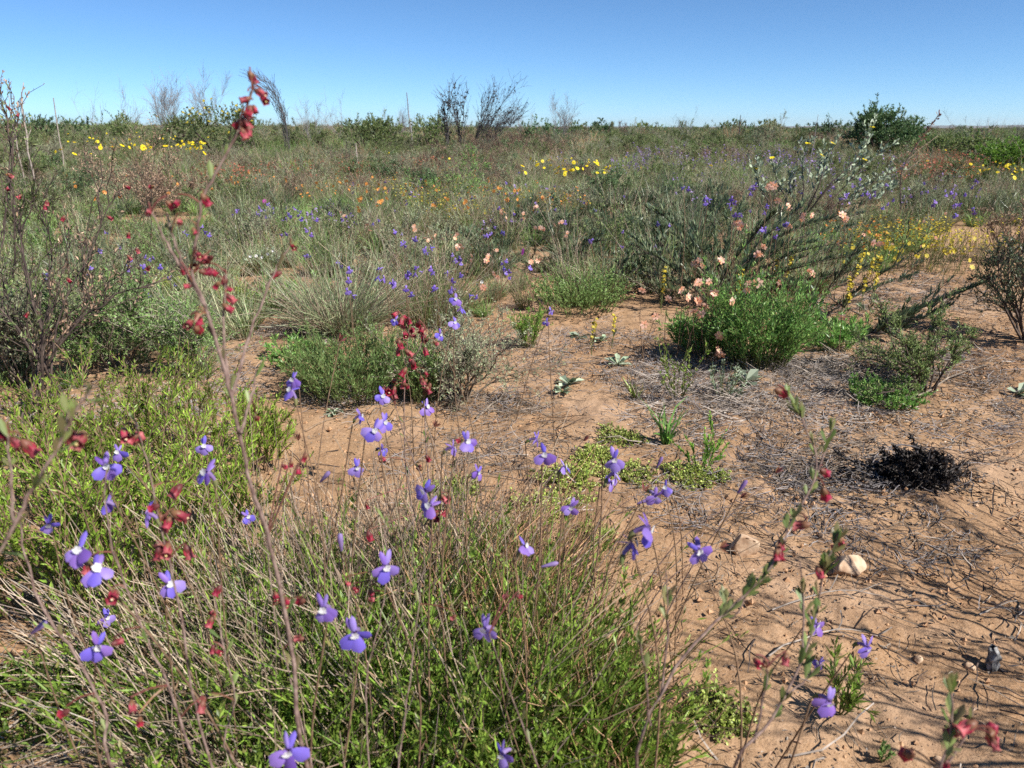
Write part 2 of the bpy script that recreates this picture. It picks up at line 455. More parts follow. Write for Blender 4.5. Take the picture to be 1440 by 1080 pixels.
def build_ground():
    rad = 0.3 * (30000 / 0.3) ** (np.linspace(0, 1, 520) ** 1.0)
    rad = np.unique(np.concatenate([np.linspace(.3, 5.5, 330), 5.5 * (15000 / 5.5) ** np.linspace(0, 1, 130)[1:]]))
    th = np.concatenate([np.radians(np.linspace(-50, 50, 430)), np.radians(np.linspace(50, 310, 60))[1:-1]])
    nr, na = len(rad), len(th)
    X = rad[:, None] * np.sin(th)[None]; Y = rad[:, None] * np.cos(th)[None]
    Z = hgt(X, Y)
    V = np.stack([X, Y, Z], -1).reshape(-1, 3)
    i, j = np.meshgrid(np.arange(nr - 1), np.arange(na), indexing='ij'); j2 = (j + 1) % na
    q = np.stack([i * na + j, (i + 1) * na + j, (i + 1) * na + j2, i * na + j2], -1).reshape(-1, 4)[:, ::-1]
    mb = MB(); mb.add(V, q)
    c = len(V); V0 = np.array([[0, 0, float(hgt(0, 0))]])
    mb.v.append(V0); mb.n += 1
    jj = np.arange(na); mb.t.append(np.stack([jj, (jj + 1) % na, np.full(na, c)], -1))
    o = link(bpy.data.objects.new('ground', mb.mesh('ground', sand_material(), True)))
    o['kind'] = 'structure'; o['label'] = 'orange sandy ground of the flowering veld'; o['category'] = 'ground'
build_ground()

def build_hills():
    rng = np.random.default_rng(4)
    m, nt, out = nodes_of('far_hill_scrub')
    g = N(nt, 'ShaderNodeNewGeometry'); n = N(nt, 'ShaderNodeTexNoise'); n.inputs['Scale'].default_value = .002; n.inputs['Detail'].default_value = 6
    nt.links.new(g.outputs['Position'], n.inputs['Vector'])
    r = N(nt, 'ShaderNodeValToRGB'); r.color_ramp.elements[0].color = (.05, .055, .04, 1); r.color_ramp.elements[1].color = (.16, .13, .1, 1)
    nt.links.new(n.outputs[0], r.inputs[0]); b = N(nt, 'ShaderNodeBsdfPrincipled'); b.inputs['Roughness'].default_value = 1
    nt.links.new(r.outputs[0], b.inputs['Base Color']); nt.links.new(b.outputs[0], out.inputs[0])
    x = np.linspace(-9000, 13000, 140); yy = np.linspace(0, 1, 9)
    prof = 52 + 60 * vnoise(x / 2300, x * 0, 8) + 22 * vnoise(x / 600, x * 0, 9)
    prof = prof * (0.35 + 0.65 * sstep(-2000, 5000, x))
    X = np.repeat(x[:, None], 9, 1); Y = 12500 + 2600 * (yy[None] - .5) + 500 * vnoise(X / 1500, X * 0, 3)
    Z = prof[:, None] * np.sin(np.pi * yy)[None] - 3
    V = np.stack([X, Y, Z], -1).reshape(-1, 3)
    i, j = np.meshgrid(np.arange(139), np.arange(8), indexing='ij')
    q = np.stack([i * 9 + j, (i + 1) * 9 + j, (i + 1) * 9 + j + 1, i * 9 + j + 1], -1).reshape(-1, 4)
    o = link(bpy.data.objects.new('hills', MB().add(V, q).mesh('hills', m, True)))
    o['kind'] = 'structure'; o['label'] = 'low far ridge along the horizon'; o['category'] = 'hills'
build_hills()
def build_haze():
    m, nt, out = nodes_of('haze')
    v = N(nt, 'ShaderNodeVolumePrincipled'); v.inputs['Color'].default_value = (.80, .88, .97, 1); v.inputs['Density'].default_value = 4e-5; v.inputs['Anisotropy'].default_value = .2
    nt.links.new(v.outputs[0], out.inputs['Volume'])
    x, z0, z1 = 16500.0, -6.0, 140.0
    V = [(sx * x, sy * x, z) for z in (z0, z1) for sx, sy in ((-1, -1), (1, -1), (1, 1), (-1, 1))]
    q = [(0, 3, 2, 1), (4, 5, 6, 7), (0, 1, 5, 4), (1, 2, 6, 5), (2, 3, 7, 6), (3, 0, 4, 7)]
    o = link(bpy.data.objects.new('haze', MB().add(V, q).mesh('haze', m))); o['kind'] = 'stuff'; o['label'] = 'thin pale haze of the warm air over the plain'; o['category'] = 'haze'
if HAZE: build_haze()

# ------------------------------------------------------------------ plant builders (each returns part meshes)
def shrub(seed, H, R, n0=7, n1=6, n2=5, nleaf=6, leaf=(.012, .004), wood='bark', green='olive', r0=.004, droop=.05, wig=.18,
          obov=False, flat=False, tips=None, lup=.3, lmin=.15, a1=.7, lean=(0, 0)):
    rng = np.random.default_rng(seed)
    d, a = spread_dirs(rng, n0, math.atan2(R, H) * 1.25)
    d[:, 0] += lean[0]; d[:, 1] += lean[1]
    base = np.stack([np.cos(a), np.sin(a), np.zeros(n0)], -1) * rng.uniform(0, .18 * R, n0)[:, None]
    P0 = grow(rng, base, d, H * rng.uniform(.7, 1.02, n0) / np.maximum(d[:, 2], .55), 6, droop, wig)
    br = MB()
    tubes(br, P0, r0 * np.linspace(1, .35, 6)[None], 5 if r0 > .004 else 4)
    p, T, t, _ = sample(rng, P0, n1, .22, .98)
    P1 = grow(rng, p, offdir(rng, T, rng.uniform(.5, 1, len(p)) * a1, .2), H * rng.uniform(.22, .48, len(p)) * (1.15 - .6 * t), 5, droop, wig)
    tubes(br, P1, r0 * .5 * np.linspace(1, .4, 5)[None], 3)
    sets = [P1]
    if n2:
        p, T, t, _ = sample(rng, P1, n2, .2, 1)
        P2 = grow(rng, p, offdir(rng, T, rng.uniform(.4, .95, len(p)), lup), H * rng.uniform(.09, .2, len(p)), 4, droop * .5, wig)
        tubes(br, P2, r0 * .26 * np.linspace(1, .5, 4)[None], 3)
        sets.append(P2)
    out = [('branches', br.mesh('branches', M[wood], True))]
    if nleaf:
        lf = MB()
        for P in sets:
            p, T, t, _ = sample(rng, P, nleaf, lmin, 1)
            leaves(lf, p, offdir(rng, T, rng.uniform(.4, 1.1, len(p)), .2), norm(rng.normal(size=p.shape) + [0, 0, 1.0]),
                   leaf[0] * rng.uniform(.6, 1.25, len(p)), leaf[1] * rng.uniform(.7, 1.2, len(p)), obov=obov)
        out.append(('foliage', lf.mesh('foliage', M[green])))
    if tips is not None:
        nf, mat, sz = tips
        tp = sets[-1][:, -1]; z = tp[:, 2] + rng.uniform(0, .3 * H, len(tp))
        tp = tp[np.argsort(-z)[:nf]]
        fl = MB(); rays(fl, rng, tp, sz)
        out.append(('blossoms', fl.mesh('blossoms', M[mat])))
    return out

def rays(mb, rng, pts, size, n=6, up=1.0, width=.55):
    """small open flower heads: n petals round each point"""
    N_ = len(pts)
    ax = norm(rng.normal(size=(N_, 3)) * .45 + [0, -.25, up])
    A = norm(np.cross(ax, rng.normal(size=(N_, 3)))); B = np.cross(ax, A)
    for k in range(n):
        an = 2 * np.pi * k / n + rng.uniform(-.2, .2)
        d = A * math.cos(an) + B * math.sin(an) + ax * .25
        leaves(mb, pts, d, ax, size * rng.uniform(.42, .58, N_), size * width, fold=.1, curl=.08, obov=True)
    return mb

def sprigs(seed, H, R, n=60, per=26, leaf=(.014, .0022), green='bright', wood='greenstem', side=2, r0=.0012, tilt=None, ang=.6, base_r=.35, t0=.2, wig=.14, droop=.02):
    """upright shoots set with narrow leaves"""
    rng = np.random.default_rng(seed)
    d, a = spread_dirs(rng, n, tilt if tilt else math.atan2(R, H))
    rr = R * base_r * np.sqrt(rng.uniform(0, 1, n))
    base = np.stack([np.cos(a) * rr, np.sin(a) * rr, np.zeros(n)], -1)
    P = grow(rng, base, d, H * rng.uniform(.55, 1.05, n), 6, droop, wig)
    st = MB(); tubes(st, P, r0 * np.linspace(1, .5, 6)[None], 3)
    sets = [(P, per, t0)]
    if side:
        p, T, t, _ = sample(rng, P, side, .3, .9)
        Q = grow(rng, p, offdir(rng, T, .55, .3), H * rng.uniform(.12, .34, len(p)), 4, 0, wig)
        tubes(st, Q, r0 * .6, 3); sets.append((Q, max(4, per // 2), .1))
    lf = MB()
    for S, k, tt in sets:
        p, T, t, _ = sample(rng, S, k, tt, 1)
        leaves(lf, p, offdir(rng, T, rng.uniform(.55, 1.25, len(p)) * ang / .8, .15), norm(rng.normal(size=p.shape) + [0, 0, .6]),
               leaf[0] * rng.uniform(.6, 1.2, len(p)) * (1.1 - .35 * t), leaf[1], fold=.2, curl=-.05)
    return [('stems', st.mesh('stems', M[wood], True)), ('foliage', lf.mesh('foliage', M[green]))]

def tussock(seed, H, R, n=300, w=.0012, green='greygrass', dry='straw', ndry=120, base_r=.3, droop=.15, dryH=1.1, tilt=None, lean=(0, 0), sprig=0):
    rng = np.random.default_rng(seed)
    tl = tilt if tilt else math.atan2(R, H)
    out = []
    for nm, cnt, mat, hh, ww in (('green_blades', n, green, 1.0, w), ('dry_stalks', ndry, dry, dryH, w * .85)):
        if not cnt: continue
        d, a = spread_dirs(rng, cnt, tl)
        rr = R * base_r * np.sqrt(rng.uniform(0, 1, cnt))
        d[:, 0] += lean[0]; d[:, 1] += lean[1]
        base = np.stack([np.cos(a) * rr, np.sin(a) * rr, np.full(cnt, -.004)], -1)
        P = grow(rng, base, d, H * hh * rng.uniform(.4, 1.05, cnt), 5, droop * rng.uniform(.2, 1.6, cnt), .2)
        mb = MB()
        if nm == 'dry_stalks': tubes(mb, P, ww * np.linspace(.8, .4, 5)[None], 3)
        else: ribbons(mb, P, ww * np.array([.8, 1, .9, .6, .1])[None], rng)
        if sprig and nm == 'green_blades':
            p, T, t, _ = sample(rng, P, sprig, .15, 1)
            leaves(mb, p, offdir(rng, T, rng.uniform(.25, .7, len(p)), .2), norm(rng.normal(size=p.shape)), rng.uniform(.006, .016, len(p)), .0026, curl=-.05)
        out.append((nm, mb.mesh(nm, M[mat])))
    return out

def mat_plant(seed, R, H=.03, n=90, per=16, leaf=(.006, .0035), green='mat', wood='brownstem'):
    rng = np.random.default_rng(seed)
    a = rng.uniform(0, 2 * np.pi, n)
    lob = 1 + .35 * np.sin(3 * a + seed) + .2 * np.sin(5 * a + 2 * seed)
    rr = R * lob * np.sqrt(rng.uniform(0, 1, n)) * .8
    base = np.stack([np.cos(a) * rr, np.sin(a) * rr, np.zeros(n)], -1)
    d = norm(np.stack([np.cos(a), np.sin(a), np.full(n, .3)], -1) + rng.normal(size=(n, 3)) * .7)
    d[:, 2] = np.abs(d[:, 2]) * .8 + .15
    P = grow(rng, base, d, rng.uniform(.6, 1.5, n) * H, 5, .12, .2)
    st = MB(); tubes(st, P, .0008, 3)
    lf = MB(); p, T, t, _ = sample(rng, P, per, .1, 1)
    leaves(lf, p, offdir(rng, T, rng.uniform(.5, 1.2, len(p)), .25), norm(rng.normal(size=p.shape) * .6 + [0, 0, 1]), leaf[0] * rng.uniform(.6, 1.2, len(p)), leaf[1], obov=True)
    return [('stems', st.mesh('stems', M[wood])), ('foliage', lf.mesh('foliage', M[green]))]

def bare(seed, H, R, n0=6, n1=9, n2=7, n3=0, wood='greystem', r0=.02, lean=(0, 0), wig=.15, blobs=0, tilt=None, a1=.5, up=.15, taper=.3):
    """leafless bush: stems, branches and twigs, with seed heads where it has them"""
    rng = np.random.default_rng(seed)
    d, a = spread_dirs(rng, n0, tilt if tilt else math.atan2(R, H))
    r0 = r0 * .62
    d[:, 0] += lean[0]; d[:, 1] += lean[1]
    base = np.stack([np.cos(a), np.sin(a), np.zeros(n0)], -1) * .06 * R
    P0 = grow(rng, base, d, H * rng.uniform(.65, 1, n0), 6, 0, wig)
    st = MB(); tubes(st, P0, r0 * np.linspace(1, taper, 6)[None], 4)
    p, T, t, _ = sample(rng, P0, n1, .25, 1)
    P1 = grow(rng, p, offdir(rng, T, rng.uniform(.4, 1.1, len(p)) * a1, up), H * rng.uniform(.2, .42, len(p)) * (1.2 - .6 * t), 4, 0, wig)
    tw = MB(); tubes(tw, P1, r0 * .45 * np.linspace(1, .5, 4)[None], 3)
    last = P1
    if n2:
        p, T, t, _ = sample(rng, P1, n2, .2, 1)
        P2 = grow(rng, p, offdir(rng, T, rng.uniform(.3, .8, len(p)), up), H * rng.uniform(.08, .2, len(p)), 3, 0, wig)
        tubes(tw, P2, r0 * .25, 3); last = P2
    out = [('stems', st.mesh('stems', M[wood], True)), ('twigs', tw.mesh('twigs', M[wood]))]
    if blobs:
        p, T, t, _ = sample(rng, P1, blobs, .1, 1)
        bl = MB(); leaves(bl, np.repeat(p, 3, 0), norm(rng.normal(size=(len(p) * 3, 3))), norm(rng.normal(size=(len(p) * 3, 3))), r0 * 4, r0 * 3, obov=True)
        out.append(('seed_heads', bl.mesh('seed_heads', M['char'])))
    return out

def crown_bush(seed, H, R, n=150, green='dark', leaf=(.06, .03), per=26, wood='darkbark', lobes=5, tips=None):
    """dense far bush or small tree: short trunk and limbs, crown of leaf sprays in uneven lobes"""
    rng = np.random.default_rng(seed)
    d, a = spread_dirs(rng, lobes + 3, 1.1)
    cen = d * np.array([R * .66, R * .66, H * .36]) + [0, 0, H * .30]
    limb = grow(rng, np.zeros_like(cen), cen, np.linalg.norm(cen, axis=1), 5, 0, .1)
    st = MB(); tubes(st, limb, R * .035 * np.linspace(1, .4, 5)[None], 5)
    k = rng.integers(0, len(cen), n)
    rad = rng.uniform(.3, .5, len(cen))
    dd = norm(rng.normal(size=(n, 3)) + [0, 0, .35])
    p0 = cen[k] + dd * (rad[k] * rng.uniform(.35, 1, n))[:, None] * np.array([R, R, H * .95])
    p0[:, 2] = np.maximum(p0[:, 2], .02)
    P = grow(rng, p0, norm(dd + [0, 0, .5]), H * rng.uniform(.1, .24, n), 4, .05, .2)
    tubes(st, P, R * .004, 3)
    lf = MB(); p, T, t, _ = sample(rng, P, per, 0, 1)
    leaves(lf, p, offdir(rng, T, rng.uniform(.4, 1.2, len(p)), .1), norm(rng.normal(size=p.shape) + [0, 0, .8]), leaf[0] * rng.uniform(.6, 1.3, len(p)), leaf[1], obov=False)
    out = [('branches', st.mesh('branches', M[wood])), ('crown', lf.mesh('crown', M[green]))]
    if tips:
        nf, mat, sz = tips
        tp = P[:, -1]; tp = tp[np.argsort(-(tp[:, 2] - tp[:, 1] * .5 + rng.uniform(0, .3 * H, len(tp))))[:nf]]
        fl = MB(); rays(fl, rng, tp, sz); out.append(('blossoms', fl.mesh('blossoms', M[mat])))
    return out

def join_parts(name, *lists):
    """one clump mesh with several materials, for the uncountable field growth"""
    me = bpy.data.meshes.new(name)
    vs, ls, st, mi, nv, nl = [], [], [], [], 0, 0
    k = 0
    for parts in lists:
        for pn in parts:
            m = pn[1]
            v = np.empty(len(m.vertices) * 3, np.float32); m.vertices.foreach_get('co', v)
            l = np.empty(len(m.loops), np.int32); m.loops.foreach_get('vertex_index', l)
            s = np.empty(len(m.polygons), np.int32); m.polygons.foreach_get('loop_start', s)
            vs.append(v); ls.append(l + nv); st.append(s + nl); mi.append(np.full(len(s), k, np.int32))
            me.materials.append(m.materials[0]); k += 1
            nv += len(v) // 3; nl += len(l)
            bpy.data.meshes.remove(m)
    me.vertices.add(nv); me.vertices.foreach_set('co', np.concatenate(vs))
    me.loops.add(nl); me.loops.foreach_set('vertex_index', np.concatenate(ls))
    s = np.concatenate(st); me.polygons.add(len(s)); me.polygons.foreach_set('loop_start', s); me.polygons.foreach_set('material_index', np.concatenate(mi))
    me.update(calc_edges=True)
    return me

# ------------------------------------------------------------------ sand clearings: outlines on the ground
def outline(pix): return np.array([G(*p)[:2] for p in pix])
def inside(poly, x, y):
    c = np.zeros(len(x), bool); n = len(poly)
    for i in range(n):
        x1, y1 = poly[i]; x2, y2 = poly[(i + 1) % n]
        hit = ((y1 > y) != (y2 > y)) & (x < (x2 - x1) * (y - y1) / (y2 - y1 + 1e-12) + x1)
        c ^= hit
    return c
CLEAR = [outline(p) for p in (
    [(-200, 1500), (-200, 560), (120, 560), (330, 520), (390, 440), (480, 450), (700, 445), (760, 430), (800, 440), (880, 418), (960, 440), (1130, 440), (1200, 400), (1250, 372), (1330, 345), (1500, 340), (1900, 330), (2200, 1500)],
    [(130, 322), (180, 306), (290, 306), (310, 322), (230, 334)],
    [(560, 352), (610, 342), (670, 346), (660, 364), (590, 366)],
    [(330, 402), (400, 390), (470, 395), (450, 412), (370, 416)],
    [(1290, 345), (1330, 322), (1480, 315), (1500, 350)],
    [(840, 392), (880, 384), (920, 396), (880, 404)])]
def is_clear(x, y):
    m = np.zeros(len(x), bool)
    for c in CLEAR: m |= inside(c, x, y)
    return m

def field_points(rng, rings, span=44):
    out = []
    for d0, d1, dens in rings:
        n = int(dens * math.radians(2 * span) * (d1 * d1 - d0 * d0) / 2)
        r = np.sqrt(rng.uniform(d0 * d0, d1 * d1, n)); th = np.radians(rng.uniform(-span, span, n))
        out.append(np.stack([r * np.sin(th), r * np.cos(th)], -1))
    p = np.concatenate(out)
    p = p[~is_clear(p[:, 0], p[:, 1])]
    return np.column_stack([p, hgt(p[:, 0], p[:, 1])])
def spin(rng, n, lean=.12):
    return np.column_stack([rng.normal(0, lean, n), rng.normal(0, lean, n), rng.uniform(0, 2 * np.pi, n)])

def build_field():
    rng = np.random.default_rng(11)
    # low growth near and in the middle distance
    herb = [
        join_parts('herb_clump_a', tussock(1, .2, .13, 130, .0016, 'greygrass', 'straw', 40), sprigs(2, .14, .12, 14, 16, (.014, .003), 'olive')),
        join_parts('herb_clump_b', tussock(3, .17, .14, 110, .0016, 'greygrass', 'redstraw', 60), sprigs(4, .13, .1, 12, 18, (.015, .0035), 'grey')),
        join_parts('herb_clump_c', shrub(5, .2, .14, 6, 5, 4, 5, (.013, .005), 'bark', 'olive', .0022)),
        join_parts('herb_clump_d', shrub(6, .19, .16, 6, 5, 4, 5, (.012, .005), 'bark', 'grey', .0022)),
        join_parts('herb_clump_e', sprigs(7, .17, .13, 26, 20, (.017, .0035), 'soft')),
        join_parts('herb_clump_f', tussock(8, .24, .12, 60, .0014, 'olive', 'straw', 70, dryH=1.2)),
        join_parts('herb_clump_g', shrub(9, .22, .15, 7, 6, 4, 3, (.011, .004), 'darkbark', 'brownleaf', .0024)),
        join_parts('herb_clump_h', tussock(10, .16, .13, 150, .002, 'soft', 'straw', 16)),
        join_parts('herb_clump_i', tussock(12, .22, .13, 150, .0018, 'comb', 'straw', 20)),
        join_parts('herb_clump_j', sprigs(13, .2, .16, 14, 60, (.034, .006), 'comb', side=1, tilt=.7, ang=.5)),
    ]
    p = field_points(rng, [(1.9, 4.5, 58), (4.5, 9, 46), (9, 16, 20)])
    n = len(p)
    zone = vnoise(p[:, 0] * .9, p[:, 1] * .7, 21) + .5 + rng.normal(0, .16, n)
    order = np.array([7, 4, 0, 8, 2, 0, 7, 3, 1, 5, 3, 0, 6])
    idx = order[np.clip((zone * len(order)).astype(int), 0, len(order) - 1)]
    blue = inside(outline([(640, 400), (660, 330), (800, 296), (1010, 280), (1010, 430), (900, 410)]), p[:, 0], p[:, 1])
    idx = np.where(blue & (rng.uniform(0, 1, n) < .6), rng.choice([8, 9, 9], n), idx)
    s = rng.uniform(.45, 1.2, n) * (1 + .35 * sstep(5, 14, p[:, 1]))
    edge = sstep(1.9, 3.6, p[:, 1]); s *= .65 + .35 * edge
    scatter('low_growth', 'grey-green grasses and small herbs covering the field behind the clearing', 'field growth', herb, p, spin(rng, n), np.column_stack([s, s, s * rng.uniform(.8, 1.15, n)]), idx)
    # scrub further out, up to the skyline
    scrub = [
        join_parts('scrub_clump_a', shrub(31, .5, .36, 9, 7, 6, 7, (.028, .011), 'bark', 'olive', .005)),
        join_parts('scrub_clump_b', shrub(32, .46, .4, 9, 7, 6, 7, (.026, .011), 'bark', 'dark', .005)),
        join_parts('scrub_clump_c', shrub(33, .48, .4, 10, 8, 6, 4, (.022, .008), 'bark', 'grey', .005)),
        join_parts('scrub_clump_d', sprigs(34, .45, .36, 46, 26, (.034, .007), 'olive', r0=.003)),
        join_parts('scrub_clump_e', tussock(35, .5, .32, 190, .004, 'greygrass', 'redstraw', 130)),
        join_parts('scrub_clump_f', shrub(36, .5, .38, 10, 8, 6, 3, (.022, .008), 'darkbark', 'brownleaf', .005)),
        join_parts('scrub_clump_g', sprigs(37, .42, .36, 46, 26, (.03, .008), 'rich', r0=.003)),
        join_parts('scrub_clump_h', tussock(38, .5, .34, 240, .004, 'olive', 'straw', 50)),
    ]
    p = field_points(rng, [(9, 14, 2.2), (14, 30, 4.2), (30, 70, 1.5), (70, 180, .42)])
    n = len(p); d = np.hypot(p[:, 0], p[:, 1])
    zone = vnoise(p[:, 0] * .22, p[:, 1] * .16, 41) + .5 + rng.normal(0, .17, n)
    order = np.array([6, 3, 0, 7, 0, 2, 3, 4, 1, 7, 5])
    idx = order[np.clip((zone * len(order)).astype(int), 0, len(order) - 1)]
    s = rng.uniform(.45, 1.2, n) * (.72 + .28 * sstep(10, 25, d)) * (1 + .9 * sstep(60, 170, d))
    hs = s * rng.uniform(.7, 1.15, n) * (1 - .3 * sstep(60, 120, d)); hs = np.where((rng.uniform(0, 1, n) < .12) & (d > 22), hs * rng.uniform(1.2, 1.7, n), hs)
    scatter('far_scrub', 'dense olive scrub filling the plain up to the skyline', 'scrub', scrub, p, spin(rng, n, .08), np.column_stack([s, s, hs]), idx)
    # flower colour too small and thick to count
    def fl(nm, mat, H, seed, n_=9, sz=.016):
        r = np.random.default_rng(seed); d_, a = spread_dirs(r, n_, .5)
        base = np.stack([np.cos(a), np.sin(a), np.zeros(n_)], -1) * r.uniform(0, .09, n_)[:, None]
        P = grow(r, base, d_, H * r.uniform(.7, 1.05, n_), 4, 0, .1)
        st = MB(); tubes(st, P, .0012, 3)
        f = MB()
        for k in range(3): rays(f, r, P[:, -1] - [0, 0, .012 * k] + r.normal(size=(n_, 3)) * .006, sz, 5)
        return join_parts(nm, [('s', st.mesh('s', M['greenstem']))], [('f', f.mesh('f', M[mat]))])
    specks = [fl('mauve_specks', 'mauve', .3, 51, 12, .018), fl('rust_specks', 'pinkred', .3, 52, 14, .018), fl('dull_yellow_specks', 'yellowdull', .24, 53, 12, .014),
              fl('orange_specks', 'orange', .24, 54, 5, .017), fl('mauve_grass_specks', 'mauve', .26, 55, 5, .014)]
    P_, I_, S_ = [], [], []
    def patch(px, py, w, h, n_, k, sc=1.0):
        for _ in range(n_):
            q = G(px + rng.uniform(-1, 1) * w, py + rng.uniform(-1, 1) * h)
            P_.append(q); I_.append(k); S_.append(sc * rng.uniform(.7, 1.2))
    patch(1020, 248, 130, 14, 42, 0, 1.1); patch(860, 256, 80, 10, 10, 0, 1.0); patch(1190, 262, 90, 14, 10, 0)
    patch(1370, 254, 100, 22, 56, 1, 1.1); patch(1280, 248, 60, 10, 14, 1, 1.0); patch(470, 266, 60, 12, 16, 1); patch(620, 258, 60, 8, 10, 1); patch(330, 276, 40, 8, 8, 1)
    patch(540, 290, 120, 22, 16, 2, .8); patch(700, 305, 100, 18, 14, 2, .8); patch(1240, 372, 90, 18, 16, 2, .7); patch(1330, 370, 70, 22, 16, 2, .7); patch(620, 325, 80, 15, 8, 2, .8)
    patch(560, 288, 130, 22, 16, 3, .9); patch(720, 312, 90, 20, 14, 3, .9); patch(1240, 372, 80, 18, 8, 3, .8); patch(320, 280, 60, 10, 8, 3); patch(1400, 258, 60, 12, 22, 3, 1.0)
    patch(1150, 290, 200, 30, 24, 4); patch(620, 320, 200, 40, 16, 4)
    n = len(P_); S_ = np.array(S_)
    scatter('field_blossom', 'haze of tiny mauve, rust and yellow blossoms over the field', 'blossom', specks, np.array(P_), spin(rng, n), np.column_stack([S_] * 3), I_)
build_field()

def build_litter():
    rng = np.random.default_rng(77)
    def stick(nm, seed, L, r, mat, n=9):
        g = np.random.default_rng(seed); mb = MB()
        b = g.normal(size=(n, 3)) * [.05, .05, .002]; b[:, 2] = np.abs(b[:, 2]) + r
        a = g.uniform(0, 6.28, n); d = np.stack([np.cos(a), np.sin(a), g.uniform(-.02, .12, n)], -1)
        P = grow(g, b, d, L * g.uniform(.4, 1.3, n), 5, .02, .22); P[..., 2] = np.maximum(P[..., 2], r * .3)
        tubes(mb, P, r * g.uniform(.5, 1.2, n)[:, None] * np.linspace(1, .6, 5)[None], 3)
        return mb.mesh(nm, M[mat])
    def crumbs(nm, seed, n, L, mat, sp=.06):
        g = np.random.default_rng(seed); mb = MB()
        b = g.normal(size=(n, 3)) * [sp, sp, .001]; b[:, 2] = np.abs(b[:, 2]) + .001
        d = norm(g.normal(size=(n, 3)) * [1, 1, .25])
        leaves(mb, b, d, norm(g.normal(size=(n, 3)) * .5 + [0, 0, 1]), L * g.uniform(.4, 1.3, n), L * .4, fold=.5, curl=.3)
        return mb.mesh(nm, M[mat])
    def grit(nm, seed, n, r, mat):
        g = np.random.default_rng(seed); mb = MB()
        o8 = np.array([[1, 0, 0], [0, 1, 0], [-1, 0, 0], [0, -1, 0], [0, 0, 1], [0, 0, -1.0]])
        f8 = np.array([[0, 1, 4], [1, 2, 4], [2, 3, 4], [3, 0, 4], [1, 0, 5], [2, 1, 5], [3, 2, 5], [0, 3, 5]])
        for _ in range(n):
            c = g.normal(size=3) * [.08, .08, 0]; s = r * g.uniform(.4, 1.4)
            mb.add(c + o8 * s * g.uniform(.6, 1.2, (6, 3)), None, f8)
        return mb.mesh(nm, mat)
    gm = M['soilclod'] = barkmat('soil_clod', (.30, .165, .085), (.5, .3, .17), 150)
    src = [stick('dark_sticks', 1, .07, .0011, 'darkbark', 5), stick('pale_sticks', 2, .09, .0012, 'palebark', 5), crumbs('dark_crumbs', 3, 26, .011, 'litter'),
           crumbs('brown_crumbs', 4, 30, .008, 'brownleaf'), grit('clods', 5, 16, .0045, gm), stick('grey_sticks', 6, .05, .0009, 'bark', 8), crumbs('fine_crumbs', 7, 50, .005, 'litter', .09)]
    pts, idx = [], []
    n = 9500
    r = np.sqrt(rng.uniform(.35, 5.2 ** 2, n)); th = np.radians(rng.uniform(-42, 42, n))
    x, y = r * np.sin(th), r * np.cos(th)
    dens = vnoise(x * 1.7, y * 1.7, 66) + .5
    k = rng.uniform(0, 1, n) < .3 + .75 * dens
    x, y = x[k], y[k]; n = len(x)
    idx = rng.choice(7, n, p=[.13, .05, .14, .16, .17, .15, .20])
    s = rng.uniform(.5, 1.25, n)
    scatter('ground_litter', 'dry twigs, leaf crumbs and soil clods strewn over the sand', 'litter', src, np.column_stack([x, y, hgt(x, y)]), np.column_stack([np.zeros(n), np.zeros(n), rng.uniform(0, 6.28, n)]), np.column_stack([s] * 3), idx)
    # thick grey thatch under and in front of the bushes beyond the clearing
    th_src = [stick('thatch_a', 11, .11, .0013, 'palebark', 16), stick('thatch_b', 12, .08, .0011, 'bark', 16), crumbs('thatch_c', 13, 30, .012, 'greylitter', .05), stick('thatch_d', 14, .06, .001, 'greystem', 18), crumbs('thatch_black', 15, 40, .012, 'char', .045), stick('thatch_char', 16, .05, .0013, 'burnt', 14)]
    P_, I_ = [], []
    def bed(px, py, w, h, n_, ks):
        for _ in range(n_):
            a, q = rng.uniform(0, 6.28), math.sqrt(rng.uniform(0, 1))
            P_.append(G(px + w * q * math.cos(a), py + h * q * math.sin(a))); I_.append(rng.choice(ks))
    bed(1350, 610, 110, 40, 40, [1, 3, 2]); bed(930, 600, 100, 30, 30, [1, 3, 2]); bed(1010, 700, 120, 40, 26, [3, 1]); bed(1270, 760, 150, 40, 26, [3, 1, 5]); bed(1400, 560, 60, 30, 26, [1, 2, 3]); bed(800, 500, 160, 40, 50, [1, 3, 2]); bed(640, 640, 120, 30, 22, [1, 3]); bed(1080, 545, 220, 45, 130, [0, 1, 2, 3]); bed(1230, 520, 150, 30, 70, [0, 1, 3])
    bed(1090, 548, 200, 40, 150, [0, 1, 2, 3]); bed(1120, 600, 120, 40, 40, [1, 2, 3]); bed(1260, 415, 130, 30, 90, [0, 2, 3, 1]); bed(960, 520, 90, 20, 40, [1, 2, 3])
    bed(1330, 505, 130, 25, 40, [1, 3]); bed(690, 570, 90, 18, 40, [1, 3]); bed(470, 560, 80, 16, 36, [1, 3, 2]); bed(150, 600, 160, 60, 90, [0, 1, 3]); bed(440, 470, 80, 14, 40, [0, 1])
    bed(840, 500, 110, 40, 30, [1, 3]); bed(620, 350, 60, 10, 30, [0, 1]); bed(100, 1000, 200, 70, 20, [0, 1]); bed(320, 520, 60, 50, 30, [1, 3])
    bed(1200, 672, 100, 34, 42, [4, 5, 3, 1]); bed(1120, 650, 80, 40, 44, [5, 3, 1]); bed(1290, 655, 56, 20, 26, [4, 5])
    bed(1270, 702, 110, 26, 16, [4, 5, 3])
    n = len(P_); s = rng.uniform(.6, 1.15, n)
